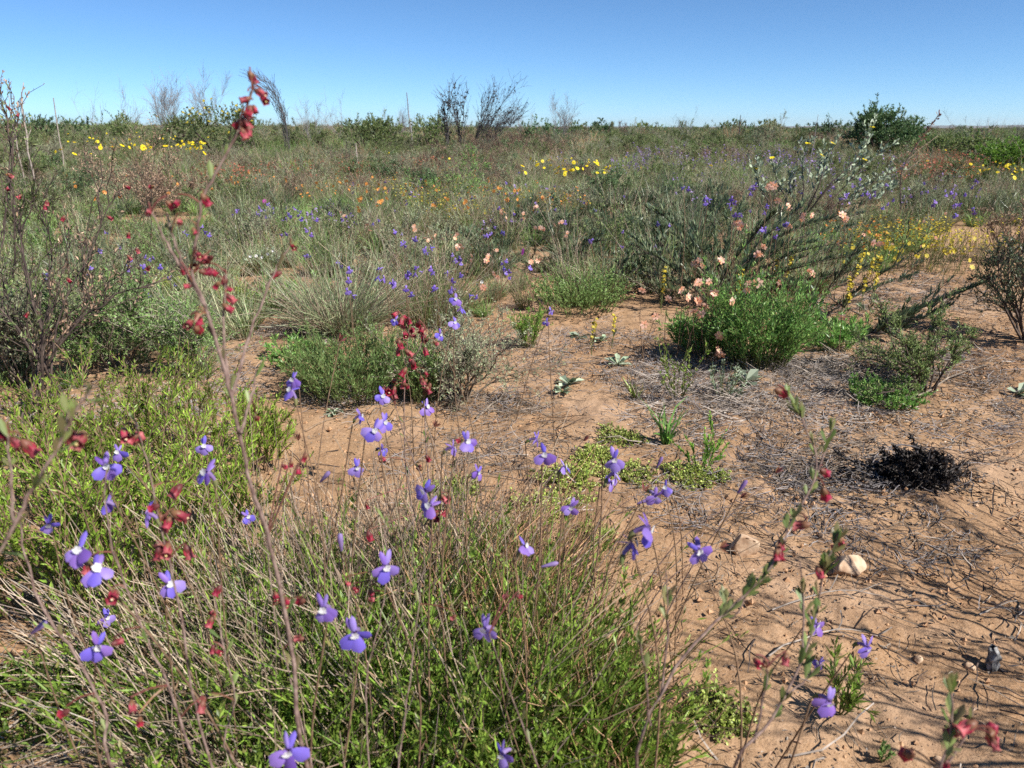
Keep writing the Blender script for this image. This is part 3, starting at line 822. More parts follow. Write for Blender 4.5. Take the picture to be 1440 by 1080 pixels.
    scatter('dry_thatch', 'thick grey and blackened twig thatch lying around the bushes', 'thatch', th_src, np.array(P_), np.column_stack([np.zeros(n), np.zeros(n), rng.uniform(0, 6.28, n)]), np.column_stack([s] * 3), I_)
build_litter()

# ------------------------------------------------------------------ bushes and trees of the skyline
def skyline():
    def at(px, dist): return GD(px, dist)
    def s(px_size, dist): return px_size / FPX * dist
    def up(h, dist): return H_CAM + h / FPX * dist          # total height of something that tops the horizon by h pixels
    T = lambda parts, nm, lab, cat, px, dist, grp=None, rz=0.0: place(parts, nm, lab, cat, at(px, dist), rz, 1.0, grp)
    g = 'leafless bushes along the skyline'
    T(bare(101, up(50, 24), s(34, 24), 10, 12, 9, r0=.011, wig=.1), 'bare_bush', 'round leafless grey bush on skyline beside the yellow-flowered bush', 'bush', 236, 24, g)
    T(bare(102, up(52, 23), s(36, 23), 7, 9, 8, r0=.011, wig=.12, lean=(.2, 0)), 'bare_bush', 'thin leafless bush rising behind the yellow-flowered bush', 'bush', 292, 23, g)
    T(bare(103, up(36, 22), s(20, 22), 4, 6, 5, r0=.012, wig=.2), 'bare_bush', 'spindly forked leafless shrub left of the round grey bush', 'bush', 186, 22, g)
    T(bare(104, up(32, 22), s(26, 22), 4, 5, 4, r0=.009, wig=.22), 'bare_bush', 'faint wispy leafless shrub on skyline above the yellow daisies', 'bush', 134, 22, g)
    T(crown_bush(105, up(24, 15), s(62, 15), 260, 'olive', (.04, .016), 20, tips=(60, 'yellowdull', .055)), 'flowering_bush', 'dark bush dotted with yellow flowers behind the tall red stem', 'bush', 318, 15)
    T(crown_bush(106, up(8, 18), s(55, 18), 200, 'olive', (.045, .018), 20), 'scrub_bush', 'low dark bush on skyline below the leafless grey bush', 'bush', 255, 18)
    T(crown_bush(107, up(6, 20), s(75, 20), 220, 'dark', (.05, .02), 20), 'scrub_bush', 'wide low dark mound of bush behind the pale dead stalks', 'bush', 82, 20)
    T(crown_bush(108, up(10, 20), s(40, 20), 160, 'olive', (.045, .018), 20), 'scrub_bush', 'small round olive bush above the middle of the yellow daisies', 'bush', 170, 20)
    # bent plume
    rng = np.random.default_rng(7)
    st = MB(); b = at(408, 16); k = s(1, 16)
    P = grow(rng, np.zeros((16, 3)) + rng.normal(size=(16, 3)) * [.05, .05, 0], np.tile([[.03, 0, 1.0]], (16, 1)) + rng.normal(size=(16, 3)) * .05, up(78, 16), 7, 0, .03)
    tt = np.linspace(0, 1, 7)
    P[..., 0] += -(k * 44) * tt[None] ** 3.2 * rng.uniform(.6, 1.1, 16)[:, None]
    P[..., 2] += -(k * 12) * tt[None] ** 5 + 0
    tubes(st, P, .006 * np.linspace(1, .3, 7)[None], 3)
    p, t_, u, _ = sample(rng, P, 14, .35, 1)
    Q = grow(rng, p, offdir(rng, t_, .35, 0), k * rng.uniform(4, 16, len(p)), 4, 0, .25); tw = MB(); tubes(tw, Q, .003, 3)
    place([('stems', st.mesh('stems', M['burnt'])), ('twigs', tw.mesh('twigs', M['burnt']))], 'bent_shrub', 'dark plume-like shrub bent over at its top beside red flowers', 'shrub', b)
    T(bare(109, up(30, 22), s(30, 22), 7, 8, 6, r0=.008), 'bare_bush', 'low twiggy bush at foot of the bent plume', 'bush', 442, 22, g)
    T(bare(110, up(30, 24), s(20, 24), 5, 6, 4, r0=.01, wig=.25, lean=(-.3, 0)), 'bare_bush', 'small crooked leafless shrub between bent plume and green bush', 'bush', 484, 24, g)
    T(crown_bush(111, up(12, 17), s(48, 17), 300, 'olive', (.055, .02), 18), 'green_bush', 'feathery green bush rising at skyline left of the thin pole', 'bush', 524, 17)
    T(bare(112, up(26, 26), s(28, 26), 9, 9, 8, r0=.008), 'bare_bush', 'hazy grey leafless bush beside the feathery green bush', 'bush', 563, 26, g)
    T(crown_bush(113, up(15, 19), s(30, 19), 170, 'olive', (.045, .02), 20), 'scrub_bush', 'dark rounded bush left of the burnt forked shrub', 'bush', 607, 19)
    T(bare(114, up(54, 18), s(14, 18), 4, 9, 3, wood='burnt', r0=.016, wig=.1, blobs=3, a1=.35, tilt=.22), 'burnt_shrub', 'burnt narrow shrub with seed heads, upright like a fork', 'shrub', 630, 18)
    T(bare(115, up(60, 18), s(14, 18), 4, 9, 3, wood='burnt', r0=.016, wig=.1, blobs=3, a1=.35, tilt=.2), 'burnt_shrub', 'tall burnt stems at the left side of the fan-shaped burnt shrub', 'shrub', 652, 18)
    T(bare(116, up(66, 18), s(50, 18), 11, 12, 4, wood='burnt', r0=.014, lean=(.75, 0), wig=.1, blobs=2, a1=.4, tilt=.42), 'burnt_shrub', 'wide burnt shrub fanning out to one side on skyline', 'shrub', 660, 18.2)
    T(bare(117, up(22, 26), s(16, 26), 5, 7, 5, r0=.008), 'bare_bush', 'faint little leafless bush right of the burnt fan', 'bush', 737, 26, g)
    T(crown_bush(118, up(8, 24), s(30, 24), 120, 'dark', (.06, .025), 18), 'scrub_bush', 'small dark bush between burnt fan and round leafless bush', 'bush', 757, 24)
    T(bare(119, up(26, 26), s(24, 26), 10, 10, 8, r0=.01), 'bare_bush', 'round leafless bush standing alone at middle of the skyline', 'bush', 786, 26, g)
    T(crown_bush(120, up(5, 28), s(34, 28), 120, 'olive', (.07, .03), 18), 'scrub_bush', 'low mound right of the lone round leafless bush', 'bush', 818, 28)
    for i, (px, d, h, w, lab) in enumerate([(845, 34, 20, 20, 'tiny dark bush at skyline nearest the low mound'), (905, 42, 18, 30, 'tiny flat bush at skyline above the daisy group'),
                                       (1026, 36, 24, 36, 'small dark dome of bush below the short skyline spike'), (1075, 32, 22, 30, 'small green mound on skyline left of wispy upright stalk'), (1160, 30, 18, 40, 'low flat bush left of the big green bush')]):
        T(crown_bush(121 + i, up(h * .3, d), s(w, d), 110, 'dark' if i % 2 == 0 else 'olive', (.09, .04), 16), 'scrub_bush', lab, 'bush', px, d)
    T(bare(130, up(20, 28), s(22, 28), 5, 7, 5, r0=.009), 'bare_bush', 'small open leafless tree at skyline right of the daisies', 'bush', 966, 28, g)
    T(crown_bush(131, up(24, 17), s(40, 17), 420, 'dark', (.06, .024), 22, lobes=7), 'green_bush', 'largest dark green bush on skyline behind the silver-leaved shrub', 'bush', 1226, 17)
    T(crown_bush(132, up(12, 17), s(30, 17), 220, 'dark', (.055, .022), 22), 'green_bush', 'lower dark green bush leaning on the largest skyline bush', 'bush', 1266, 17.3)
    T(crown_bush(133, up(-6, 14), s(70, 14), 300, 'olive', (.045, .02), 20), 'scrub_bush', 'wide olive bush behind the rusty flowers', 'bush', 1340, 14)
    T(crown_bush(134, up(-20, 10), s(64, 10), 420, 'bright', (.035, .011), 22), 'yellowgreen_bush', 'bright yellow-green bush above the yellow daisies at frame edge', 'bush', 1415, 10)
    T(bare(135, up(4, 12), s(26, 12), 8, 8, 6, wood='burnt', r0=.007), 'bare_bush', 'dark twiggy bush behind the bright yellow-green bush', 'bush', 1432, 13, g)
    T(bare(136, up(10, 20), s(34, 20), 8, 8, 6, r0=.008), 'bare_bush', 'faint twiggy bush on skyline right of the dark green bushes', 'bush', 1362, 20, g)
    # thin stalks and stakes
    def stalk(nm, lab, cat, px, d, top, r, mat, seed, wig=.03, lean=0.0, twigs=0):
        rg = np.random.default_rng(seed); b = at(px, d)
        hh = (H_CAM - b[2]) + (180 - top) / FPX * d
        P = grow(rg, np.zeros((1, 3)), np.array([[lean, 0, 1.0]]), hh, 7, 0, wig); mb = MB(); tubes(mb, P, r * np.linspace(1, .5, 7)[None], 5)
        parts = [('stalk', mb.mesh('stalk', M[mat], True))]
        if twigs:
            p, t_, u, _ = sample(rg, P, twigs, .45, 1); m2 = MB(); tubes(m2, grow(rg, p, offdir(rg, t_, .4, .3), hh * .12, 4, 0, .1), r * .45, 3); parts.append(('twigs', m2.mesh('twigs', M[mat])))
        place(parts, nm, lab, cat, b)
    stalk('dead_stalk', 'pale dead stalk, taller of the pair behind the daisies', 'stalk', 56, 7, 140, .010, 'palebark', 1, .1, -.06, 5)
    stalk('dead_stalk', 'pale dead stalk, shorter and further from the daisies', 'stalk', 40, 7.4, 146, .008, 'palebark', 2, .1, 0, 4)
    stalk('dead_stalk', 'straight pale stalk standing alone above the daisies', 'stalk', 94, 10, 143, .011, 'palebark', 3, .02)
    stalk('marker_stake', 'short whitish stake in the field below the feathery green bush', 'stake', 504, 10, 200, .014, 'palebark', 4, .01)
    stalk('dead_stalk', 'thin bare pole-like stalk between green bush and burnt shrubs', 'stalk', 580, 20, 134, .02, 'greystem', 5, .06)
    stalk('grass_stalk', 'hair-thin tall stalk left of the largest green bush', 'stalk', 1131, 7, 146, .004, 'greystem', 6, .05, .02)
    stalk('dead_stalk', 'short dark spike on skyline above the mauve flowers', 'stalk', 1037, 22, 163, .02, 'burnt', 7, .03)
    stalk('grass_stalk', 'pale green stalk rising behind the white button flowers', 'stalk', 343, 3.6, 262, .003, 'greenstem', 8, .03)
skyline()

# ------------------------------------------------------------------ bushes of the middle ground
def mid_bushes():
    def put(parts_fn, nm, lab, cat, px, py, w, h, grp=None, **kw):
        b = G(px, py); z = depth(b)
        return place(parts_fn(h / FPX * z * 1.05, w / FPX * z / 2), nm, lab, cat, b, 0, 1, grp)
    put(lambda H, R: sprigs(201, H, R, 230, 24, (.013, .0024), 'soft', side=3, base_r=.7), 'cushion_bush', 'soft green fine-leaved cushion bush on the sand behind red flowers', 'bush', 500, 556, 170, 88)
    put(lambda H, R: shrub(202, H, R, 26, 9, 6, 5, (.0075, .0035), 'bark', 'grey', .0024, wig=.3, droop=.1), 'grey_bush', 'grey-brown twiggy bush grown against the soft green cushion bush', 'bush', 650, 560, 180, 112)
    put(lambda H, R: sprigs(203, H, R, 70, 22, (.012, .0024), 'soft', side=2, base_r=.6), 'cushion_bush', 'smaller green shoots between the cushion bush and grey twiggy bush', 'bush', 592, 562, 70, 80)
    put(lambda H, R: tussock(204, H * 1.1, R, 620, .0013, 'greygrass', 'straw', 380, base_r=.45, droop=.12, tilt=1.05), 'tussock', 'dome of grey-green wiry stems with straw tips behind the cushion bush', 'tussock', 480, 462, 170, 112)
    put(lambda H, R: tussock(205, H * 1.1, R, 420, .0013, 'olive', 'straw', 260, base_r=.45, droop=.12, tilt=.9), 'tussock', 'wiry tussock full of violet flowers beside the straw-tipped dome', 'tussock', 600, 455, 150, 100)
    put(lambda H, R: sprigs(206, H, R, 130, 22, (.011, .0045), 'soft', side=2, base_r=.8, tilt=.7), 'leafy_mound', 'pale green mound of short leafy shoots below the pink flowers', 'bush', 812, 436, 130, 58)
    put(lambda H, R: sprigs(207, H, R, 40, 26, (.012, .0024), 'bright', side=2, base_r=.4), 'small_bush', 'small upright green bush beside two violet flowers on sand', 'bush', 742, 488, 46, 56)
    put(lambda H, R: sprigs(208, H * 1.12, R, 190, 26, (.017, .0038), 'rich', side=3, base_r=.72, tilt=.5, ang=.6, wig=.2), 'leafy_bush', 'bright green rounded leafy bush, the largest behind the thatch', 'bush', 1062, 512, 126, 104)
    put(lambda H, R: sprigs(209, H, R, 90, 24, (.02, .0045), 'rich', side=2, base_r=.7, tilt=.5), 'leafy_bush', 'lower green bush under the peach flowers beside the rounded bush', 'bush', 988, 498, 80, 60)
    put(lambda H, R: sprigs(210, H, R, 60, 22, (.02, .004), 'rich', side=2, base_r=.8, tilt=.5), 'leafy_bush', 'small green bush between the rounded bush and the comb-leaved branch', 'bush', 1165, 490, 74, 42)
    put(lambda H, R: shrub(211, H, R, 15, 9, 6, 8, (.009, .0035), 'darkbark', 'olive', .003, tips=None), 'open_shrub', 'open dark-stemmed shrub with small leaves beyond the charred shrub', 'shrub', 1300, 552, 150, 90)
    put(lambda H, R: sprigs(212, H, R, 80, 22, (.011, .003), 'rich', side=2, base_r=.75, tilt=1.0), 'low_bush', 'flat green bush at the foot of the open dark-stemmed shrub', 'bush', 1245, 568, 96, 34)
    put(lambda H, R: shrub(213, H, R, 12, 8, 6, 7, (.014, .004), 'darkbark', 'comb', .004, lean=(-.2, 0)), 'dark_shrub', 'dark slanting shrub cut by the frame edge beside the sand', 'shrub', 1446, 480, 130, 140)
    put(lambda H, R: shrub(214, H, R, 12, 8, 6, 5, (.013, .004), 'darkbark', 'brownleaf', .003), 'dark_shrub', 'dark reddish twiggy shrub above the comb-leaved branch tip', 'shrub', 1415, 370, 90, 70)
    put(lambda H, R: shrub(215, H, R, 22, 9, 6, 7, (.009, .005), 'bark', 'soft', .0026, wig=.25), 'pale_shrub', 'pale small-leaved shrub behind the bright needle-leaved bushes', 'shrub', 165, 520, 190, 112)
    put(lambda H, R: shrub(216, H, R, 18, 9, 6, 6, (.009, .005), 'bark', 'grey', .0026, wig=.25), 'pale_shrub', 'greyish twiggy shrub under the dark-branched red-flowered shrub', 'shrub', 40, 540, 170, 130)
    put(lambda H, R: shrub(217, H, R, 14, 8, 6, 6, (.008, .005), 'palebark', 'soft', .002, wig=.3), 'pale_shrub', 'pale tangle of dry stems right of the small-leaved shrub', 'shrub', 270, 525, 90, 100)
    put(lambda H, R: sprigs(218, H, R, 34, 20, (.018, .005), 'rich', side=2, base_r=.7, tilt=1.0), 'low_herb', 'low dark green herb with one upright shoot left of cushion bush', 'herb', 418, 512, 84, 34)
    put(lambda H, R: sprigs(219, H, R, 5, 26, (.016, .005), 'rich', side=0, base_r=.3, tilt=.15), 'low_herb', 'single upright leafy shoot beside the dark green herb', 'herb', 421, 500, 14, 44)
    put(lambda H, R: shrub(220, H, R, 10, 8, 6, 6, (.014, .006), 'bark', 'rich', .003), 'leafy_bush', 'leafy bush with rusty blossom right of the field stake', 'bush', 636, 300, 90, 60)
    put(lambda H, R: shrub(221, H, R, 9, 8, 6, 6, (.016, .006), 'darkbark', 'brownleaf', .003), 'dark_shrub', 'dark brown twiggy shrub in the field behind the red bells', 'shrub', 205, 330, 120, 110)
    put(lambda H, R: sprigs(222, H, R, 60, 22, (.02, .005), 'bright', side=2), 'leafy_bush', 'bright light-green bush in the field right of the tall red stem', 'bush', 425, 262, 60, 36)
    put(lambda H, R: sprigs(223, H, R, 60, 22, (.016, .005), 'soft', side=2, base_r=.6), 'leafy_bush', 'green herb patch in front of the magenta flower', 'bush', 430, 345, 120, 50)
    put(lambda H, R: sprigs(224, H, R, 50, 20, (.014, .007), 'silver', side=2, base_r=.7), 'silver_herb', 'silvery herb bearing the white button flowers', 'herb', 368, 386, 66, 34)
    put(lambda H, R: sprigs(225, H, R, 46, 22, (.02, .006), 'rich', side=2, base_r=.6), 'leafy_bush', 'glossy green herb in front of the small bare patch', 'bush', 80, 372, 74, 50)
    put(lambda H, R: tussock(226, H, R, 260, .0022, 'comb', 'straw', 20, base_r=.5), 'tussock', 'blue-green grass tussock right of the leaning dark stalk', 'tussock', 1375, 305, 130, 46)
    for k, (px, py, w, h, lab) in enumerate([(330, 445, 60, 46, 'yellow-green low bush beside the tall red stem'), (250, 430, 60, 50, 'yellow-green low bush behind the pale tangle'), (235, 385, 90, 60, 'light green bush among the violet flowers')]):
        put(lambda H, R: sprigs(230 + k, H, R, 60, 20, (.011, .004), 'mat' if k < 2 else 'soft', side=2, base_r=.6), 'low_bush', lab, 'bush', px, py, w, h)
    for k, (px, py, w, h, green, lab) in enumerate([(520, 262, 80, 34, 'olive', 'olive bush in the field right below the whitish stake'), (590, 282, 60, 36, 'dark', 'dark bush in the field left of the rusty-blossomed leafy bush'), (860, 285, 90, 40, 'dark', 'dark bush below the right end of the central daisies'), (930, 262, 80, 30, 'olive', 'olive bush right of the central daisies'),
            (700, 262, 70, 30, 'dark', 'dark low bush left of the central daisies'), (330, 300, 90, 44, 'olive', 'olive bush behind the tall red stem'), (120, 290, 110, 54, 'dark', 'dark green bush behind the small bare patch'), (40, 330, 90, 60, 'olive', 'olive bush behind the dark-branched shrub'), (480, 320, 70, 34, 'comb', 'blue-green bush left of the peach flowers'), (1330, 270, 90, 30, 'olive', 'olive bush below the rusty flowers'),
            (1080, 245, 100, 26, 'dark', 'dark bush behind the mauve flowers'), (790, 340, 80, 36, 'comb', 'blue-green bush behind the pale green mound'), (1290, 300, 80, 34, 'grey', 'grey-green bush under the leaning dark stalk'), (250, 300, 80, 60, 'brownleaf', 'brown twiggy bush left of the tall red stem in the field')]):
        put(lambda H, R: shrub(1000 + k, H, R, 12, 8, 6, 7, (.016 + .0005 * (330 - py) / 10, .006), 'darkbark', green, .003, wig=.22), 'field_bush', lab, 'bush', px, py, w, h, 'bushes standing out in the field')
    # bright needle-leaved bushes at the left
    for k, (px, py, w, h, lab) in enumerate([(70, 830, 190, 210, 'bright needle-leaved bush lowest at the frame edge under violet flowers'), (200, 850, 200, 230, 'widest bright needle-leaved bush behind the blurred red stems'),
                                             (118, 700, 150, 175, 'bright needle-leaved bush with the tallest shoot before the dark shrub'), (300, 760, 150, 170, 'bright needle-leaved bush left of the tall red stem'),
                                             (262, 655, 110, 140, 'needle-leaved seedling bush with thin upright shoots on the sand'), (30, 690, 90, 110, 'needle-leaved bush half hidden at the edge by red bells'), (355, 665, 70, 110, 'small needle-leaved bush touching the tall red stem')]):
        put(lambda H, R: sprigs(240 + k, H * 1.06, R, int(10 + w * .18), 50, (.013, .0023), 'needle', 'brownstem', side=5, base_r=1.0, ang=.55, wig=.16, tilt=.42, t0=.22, r0=.0015), 'needle_bush', lab, 'bush', px, py, w, h, 'bright needle-leaved bushes')
    put(lambda H, R: mat_plant(250, R, H * .5, 170, 16, (.010, .004), 'weedgreen'), 'low_herb', 'low rosette-leaved green carpet in the bottom corner', 'herb', 40, 980, 210, 60)
    # creeping mats on the sand
    for k, (px, py, w, lab) in enumerate([(868, 618, 56, 'yellow-green creeping mat highest up the sand'), (838, 642, 50, 'yellow-green mat touching the side-on violet flower'), (885, 672, 90, 'yellow-green mat between violet flowers and the leafy sprig'),
                                          (800, 672, 80, 'yellow-green mat below the violet flower pair'), (775, 715, 90, 'largest yellow-green mat behind the dry stalks'), (975, 672, 76, 'yellow-green mat at the foot of the upright sprig'),
                                          (730, 770, 80, 'yellow-green mat half hidden by straw stalks'), (1010, 1010, 60, 'yellow-green mat by the slanting red-bell stem'), (830, 760, 60, 'small green mat among the reddish stalks'), (640, 690, 60, 'green mat under the central red bells')]):
        b = G(px, py); z = depth(b); R = w / FPX * z / 2
        place(mat_plant(260 + k, R, .02, int(90 + w * 1.2), 18, (.0056, .0036), 'mat'), 'creeping_mat', lab, 'mat plant', b, 0, 1, 'creeping mats on the sand')
    # rosettes
    def rosette(seed, R, n=13, green='silver'):
        rng = np.random.default_rng(seed); lf = MB()
        a = rng.uniform(0, 6.28, n); el = rng.uniform(.15, .9, n)
        d = np.stack([np.cos(a) * np.cos(el), np.sin(a) * np.cos(el), np.sin(el)], -1)
        leaves(lf, d * .004 + [0, 0, .004], d, np.tile([[0, 0, 1.0]], (n, 1)) + rng.normal(size=(n, 3)) * .2, R * rng.uniform(.7, 1.15, n), R * .5, fold=.35, curl=.2, obov=True)
        cr = MB(); tubes(cr, np.array([[0, 0, -.005], [0, 0, .004], [0, 0, .008]]), np.array([.004, .004, .001]), 6)
        return [('leaf_whorl', lf.mesh('leaf_whorl', M[green])), ('root_crown', cr.mesh('root_crown', M['greenstem']))]
    for k, (px, py, w, lab) in enumerate([(800, 542, 40, 'silvery rosette in the middle of the sand'), (868, 515, 34, 'silvery rosette nearest the yellow-flowered twigs'), (1432, 556, 36, 'pale rosette at the frame edge on sand'), (815, 476, 26, 'small grey rosette below the leafy mound'),
                                          (790, 552, 26, 'small rosette touching the silvery sand rosette'), (1046, 540, 50, 'grey-green rosette in thatch below the bright bush'), (845, 480, 24, 'tiny rosette under the yellow twigs'), (470, 583, 24, 'tiny rosette at the shaded foot of cushion bush')]):
        b = G(px, py); z = depth(b)
        place(rosette(280 + k, w / FPX * z * .55), 'rosette_plant', lab, 'rosette', b, 0, 1, 'silvery rosettes')
    # grass tuft and sprigs
    put(lambda H, R: tussock(290, H, R, 22, .0028, 'rich', 'straw', 0, base_r=.3, tilt=.32), 'grass_tuft', 'small tuft of broad green blades standing alone on the sand', 'grass', 937, 622, 40, 66)
    put(lambda H, R: sprigs(291, H, R, 8, 60, (.010, .003), 'bright', side=1, base_r=.3, tilt=.5, ang=.4), 'leafy_sprig', 'bright green upright sprig with finger-like shoots on a mat', 'plant', 988, 668, 60, 82)
    put(lambda H, R: sprigs(292, H, R, 9, 20, (.02, .003), 'weedgreen', side=1, tilt=.6), 'leafy_sprig', 'slender green seedling beside the violet flowers on bare sand', 'plant', 1180, 1000, 60, 90)
    put(lambda H, R: sprigs(293, H, R, 4, 26, (.007, .003), 'soft', side=0, tilt=.3), 'leafy_sprig', 'tiny seedling near the bottom edge of the sand', 'plant', 1240, 1070, 20, 34)
    put(lambda H, R: sprigs(294, H, R, 12, 14, (.012, .004), 'weedgreen', side=2, tilt=.6), 'leafy_sprig', 'thin yellowish twigs in front of the bright rounded bush', 'plant', 955, 560, 80, 90)
    put(lambda H, R: sprigs(295, H, R, 14, 16, (.010, .003), 'silver', side=2, tilt=.7), 'leafy_sprig', 'grey-leaved sprigs in the thatch below the bright rounded bush', 'plant', 1015, 562, 80, 50)
    put(lambda H, R: tussock(296, H, R, 14, .002, 'weedgreen', 'straw', 10, tilt=.6), 'grass_tuft', 'short leafy tuft left of the lone broad-bladed tuft', 'grass', 895, 560, 36, 36)
mid_bushes()

# ------------------------------------------------------------------ comb-leaved shrub: long boughs with rows of upright leaves
def comb_bough(seed, pts, leaf=.034, rows=3, step=.0055, up=1.0, wood='darkbark', green='comb', r=.0028, start=.18):
    rng = np.random.default_rng(seed)
    P = smooth(np.array(pts), 14)
    br = MB(); tubes(br, P, r * np.linspace(1, .35, len(P)), 5)
    p, T, t, _ = sample(rng, P[None], 5, .3, .9); fork = grow(rng, p, offdir(rng, T, .5, .15), rng.uniform(.05, .14, 5), 6, .05, .15); tubes(br, fork, r * .4, 3)
    seg = np.linalg.norm(np.diff(P, axis=0), axis=1).sum(); n = int(seg / step)
    p, T, t, _ = sample(rng, P[None], n * rows, start, 1)
    keep = vnoise(t * 9 + seed, t * 0, seed) + .5 > rng.uniform(.1, .85, len(t)); p, T, t = p[keep], T[keep], t[keep]
    P[1:-1] += rng.normal(size=(len(P) - 2, 3)) * .004
    p2, T2, t2, _ = sample(rng, fork, 14, .1, 1); p, T, t = np.concatenate([p, p2]), np.concatenate([T, T2]), np.concatenate([t, t2 * .8])
    side = norm(np.cross(T, [0, 0, 1.0]))
    sg = rng.normal(0, .75, len(p))[:, None]
    d = norm(np.array([0, 0, 1.0]) * up + T * .5 + side * sg * .55 + rng.normal(size=p.shape) * .2)
    lf = MB(); leaves(lf, p, d, T + rng.normal(size=p.shape) * .35, leaf * rng.uniform(.5, 1.2, len(p)) * (1 - .45 * t ** 3), leaf * .18, fold=.3, curl=-.03)
    return br, lf
def smooth(P, n):
    """Catmull-Rom through the points"""
    P = np.asarray(P, float)
    Q = np.concatenate([[2 * P[0] - P[1]], P, [2 * P[-1] - P[-2]]])
    out = []
    m = len(P) - 1
    for t in np.linspace(0, m, n):
        i = min(int(t), m - 1); f = t - i
        a, b, c, d = Q[i], Q[i + 1], Q[i + 2], Q[i + 3]
        out.append(.5 * (2 * b + (c - a) * f + (2 * a - 5 * b + 4 * c - d) * f * f + (3 * b - a - 3 * c + d) * f ** 3))
    return np.array(out)
def comb_shrub(nm, lab, base_px, boughs, seed, leaf=.034, z_spread=.3, green='comb', rows=3, twin=0):
    b = G(*base_px); z0 = depth(b)
    t = thing(nm, lab, 'shrub', b)
    rng = np.random.default_rng(seed)
    boughs = list(boughs) + [[(x + rng.normal() * 14 * (k + 1) / len(bb), y + rng.normal() * 11 * (k + 1) / len(bb)) for k, (x, y) in enumerate(bb)] for bb in boughs for _ in range(twin)]
    for p_ in sprigs(seed + 900, leaf * 5.5, leaf * 6, 3, 30, (leaf * .9, leaf * .13), green, 'darkbark', side=1, tilt=.9, ang=.5)[1:]: part('leafy_shoots', p_[1], t)
    for i, (pts) in enumerate(boughs):
        dz = rng.uniform(-z_spread, z_spread)
        foot = onground(b[0] + rng.normal() * .09, b[1] + rng.normal() * .09)
        w = [foot] + [D(px, py, z0 + dz * (k + 1) / len(pts)) for k, (px, py) in enumerate(pts)]
        w = [np.array([q[0], q[1], max(q[2], float(hgt(q[0], q[1])) + .012)]) for q in w]
        br, lf = comb_bough(seed * 31 + i, [q - b for q in w], leaf * rng.uniform(.85, 1.15), rows=rows, green=green)
        o = part('bough', br.mesh('bough', M['darkbark'], True), t)
        part('foliage', lf.mesh('foliage', M[green]), o)
comb_shrub('comb_leaved_shrub', 'large dark blue-green shrub with arching boughs of upright comb-like leaves', (1010, 432),
    [[(1050, 370), (1120, 335), (1200, 318)], [(1060, 385), (1130, 352), (1215, 338)], [(1070, 395), (1140, 372), (1235, 350)], [(1080, 410), (1150, 392), (1240, 372)], [(1060, 360), (1130, 318), (1215, 300)],
     [(1008, 350), (1004, 300), (998, 246)], [(990, 380), (960, 340), (940, 300)], [(1020, 360), (1035, 310), (1050, 270)], [(970, 400), (930, 365), (890, 345)], [(975, 410), (930, 390), (880, 372)],
     [(1000, 390), (985, 350), (975, 310)], [(1030, 400), (1060, 370), (1090, 350)], [(1040, 420), (1090, 405), (1130, 400)], [(985, 425), (950, 410), (915, 400)], [(1010, 380), (1025, 340), (1020, 300)], [(1045, 375), (1080, 330), (1130, 290)], [(1060, 400), (1110, 380), (1170, 362)], [(1075, 415), (1120, 408), (1190, 395)], [(1050, 380), (1095, 352), (1160, 338)], [(1060, 395), (1120, 365), (1180, 352)], [(960, 390), (915, 355), (880, 325)], [(980, 370), (950, 320), (915, 290)], [(1030, 370), (1070, 320), (1095, 295)]], 5, leaf=.037)
comb_shrub('comb_leaved_shrub', 'low comb-leaved bough lying out over bare sand toward the frame edge', (1205, 480),
    [[(1240, 462), (1300, 432), (1400, 392)], [(1235, 470), (1280, 455), (1340, 428)], [(1190, 470), (1160, 455), (1140, 440)], [(1225, 470), (1255, 455), (1290, 440)]], 6, leaf=.036, z_spread=.08, rows=9, twin=0)
comb_shrub('comb_leaved_shrub', 'comb-leaved shrub hugging the ground behind the pale green mound', (760, 385),
    [[(730, 365), (700, 352), (672, 345)], [(780, 360), (820, 345), (860, 335)], [(790, 372), (830, 362), (880, 352)], [(750, 360), (755, 345), (770, 332)], [(800, 380), (850, 374), (900, 366)], [(720, 375), (690, 370), (660, 364)]], 7, leaf=.026)
comb_shrub('comb_leaved_shrub', 'comb-leaved shrub partly behind the yellow flower spikes', (1150, 450),
    [[(1190, 420), (1240, 385), (1300, 350)], [(1180, 430), (1230, 405), (1290, 385)], [(1130, 420), (1110, 400), (1090, 380)], [(1165, 415), (1185, 380), (1210, 340)]], 8, leaf=.028)

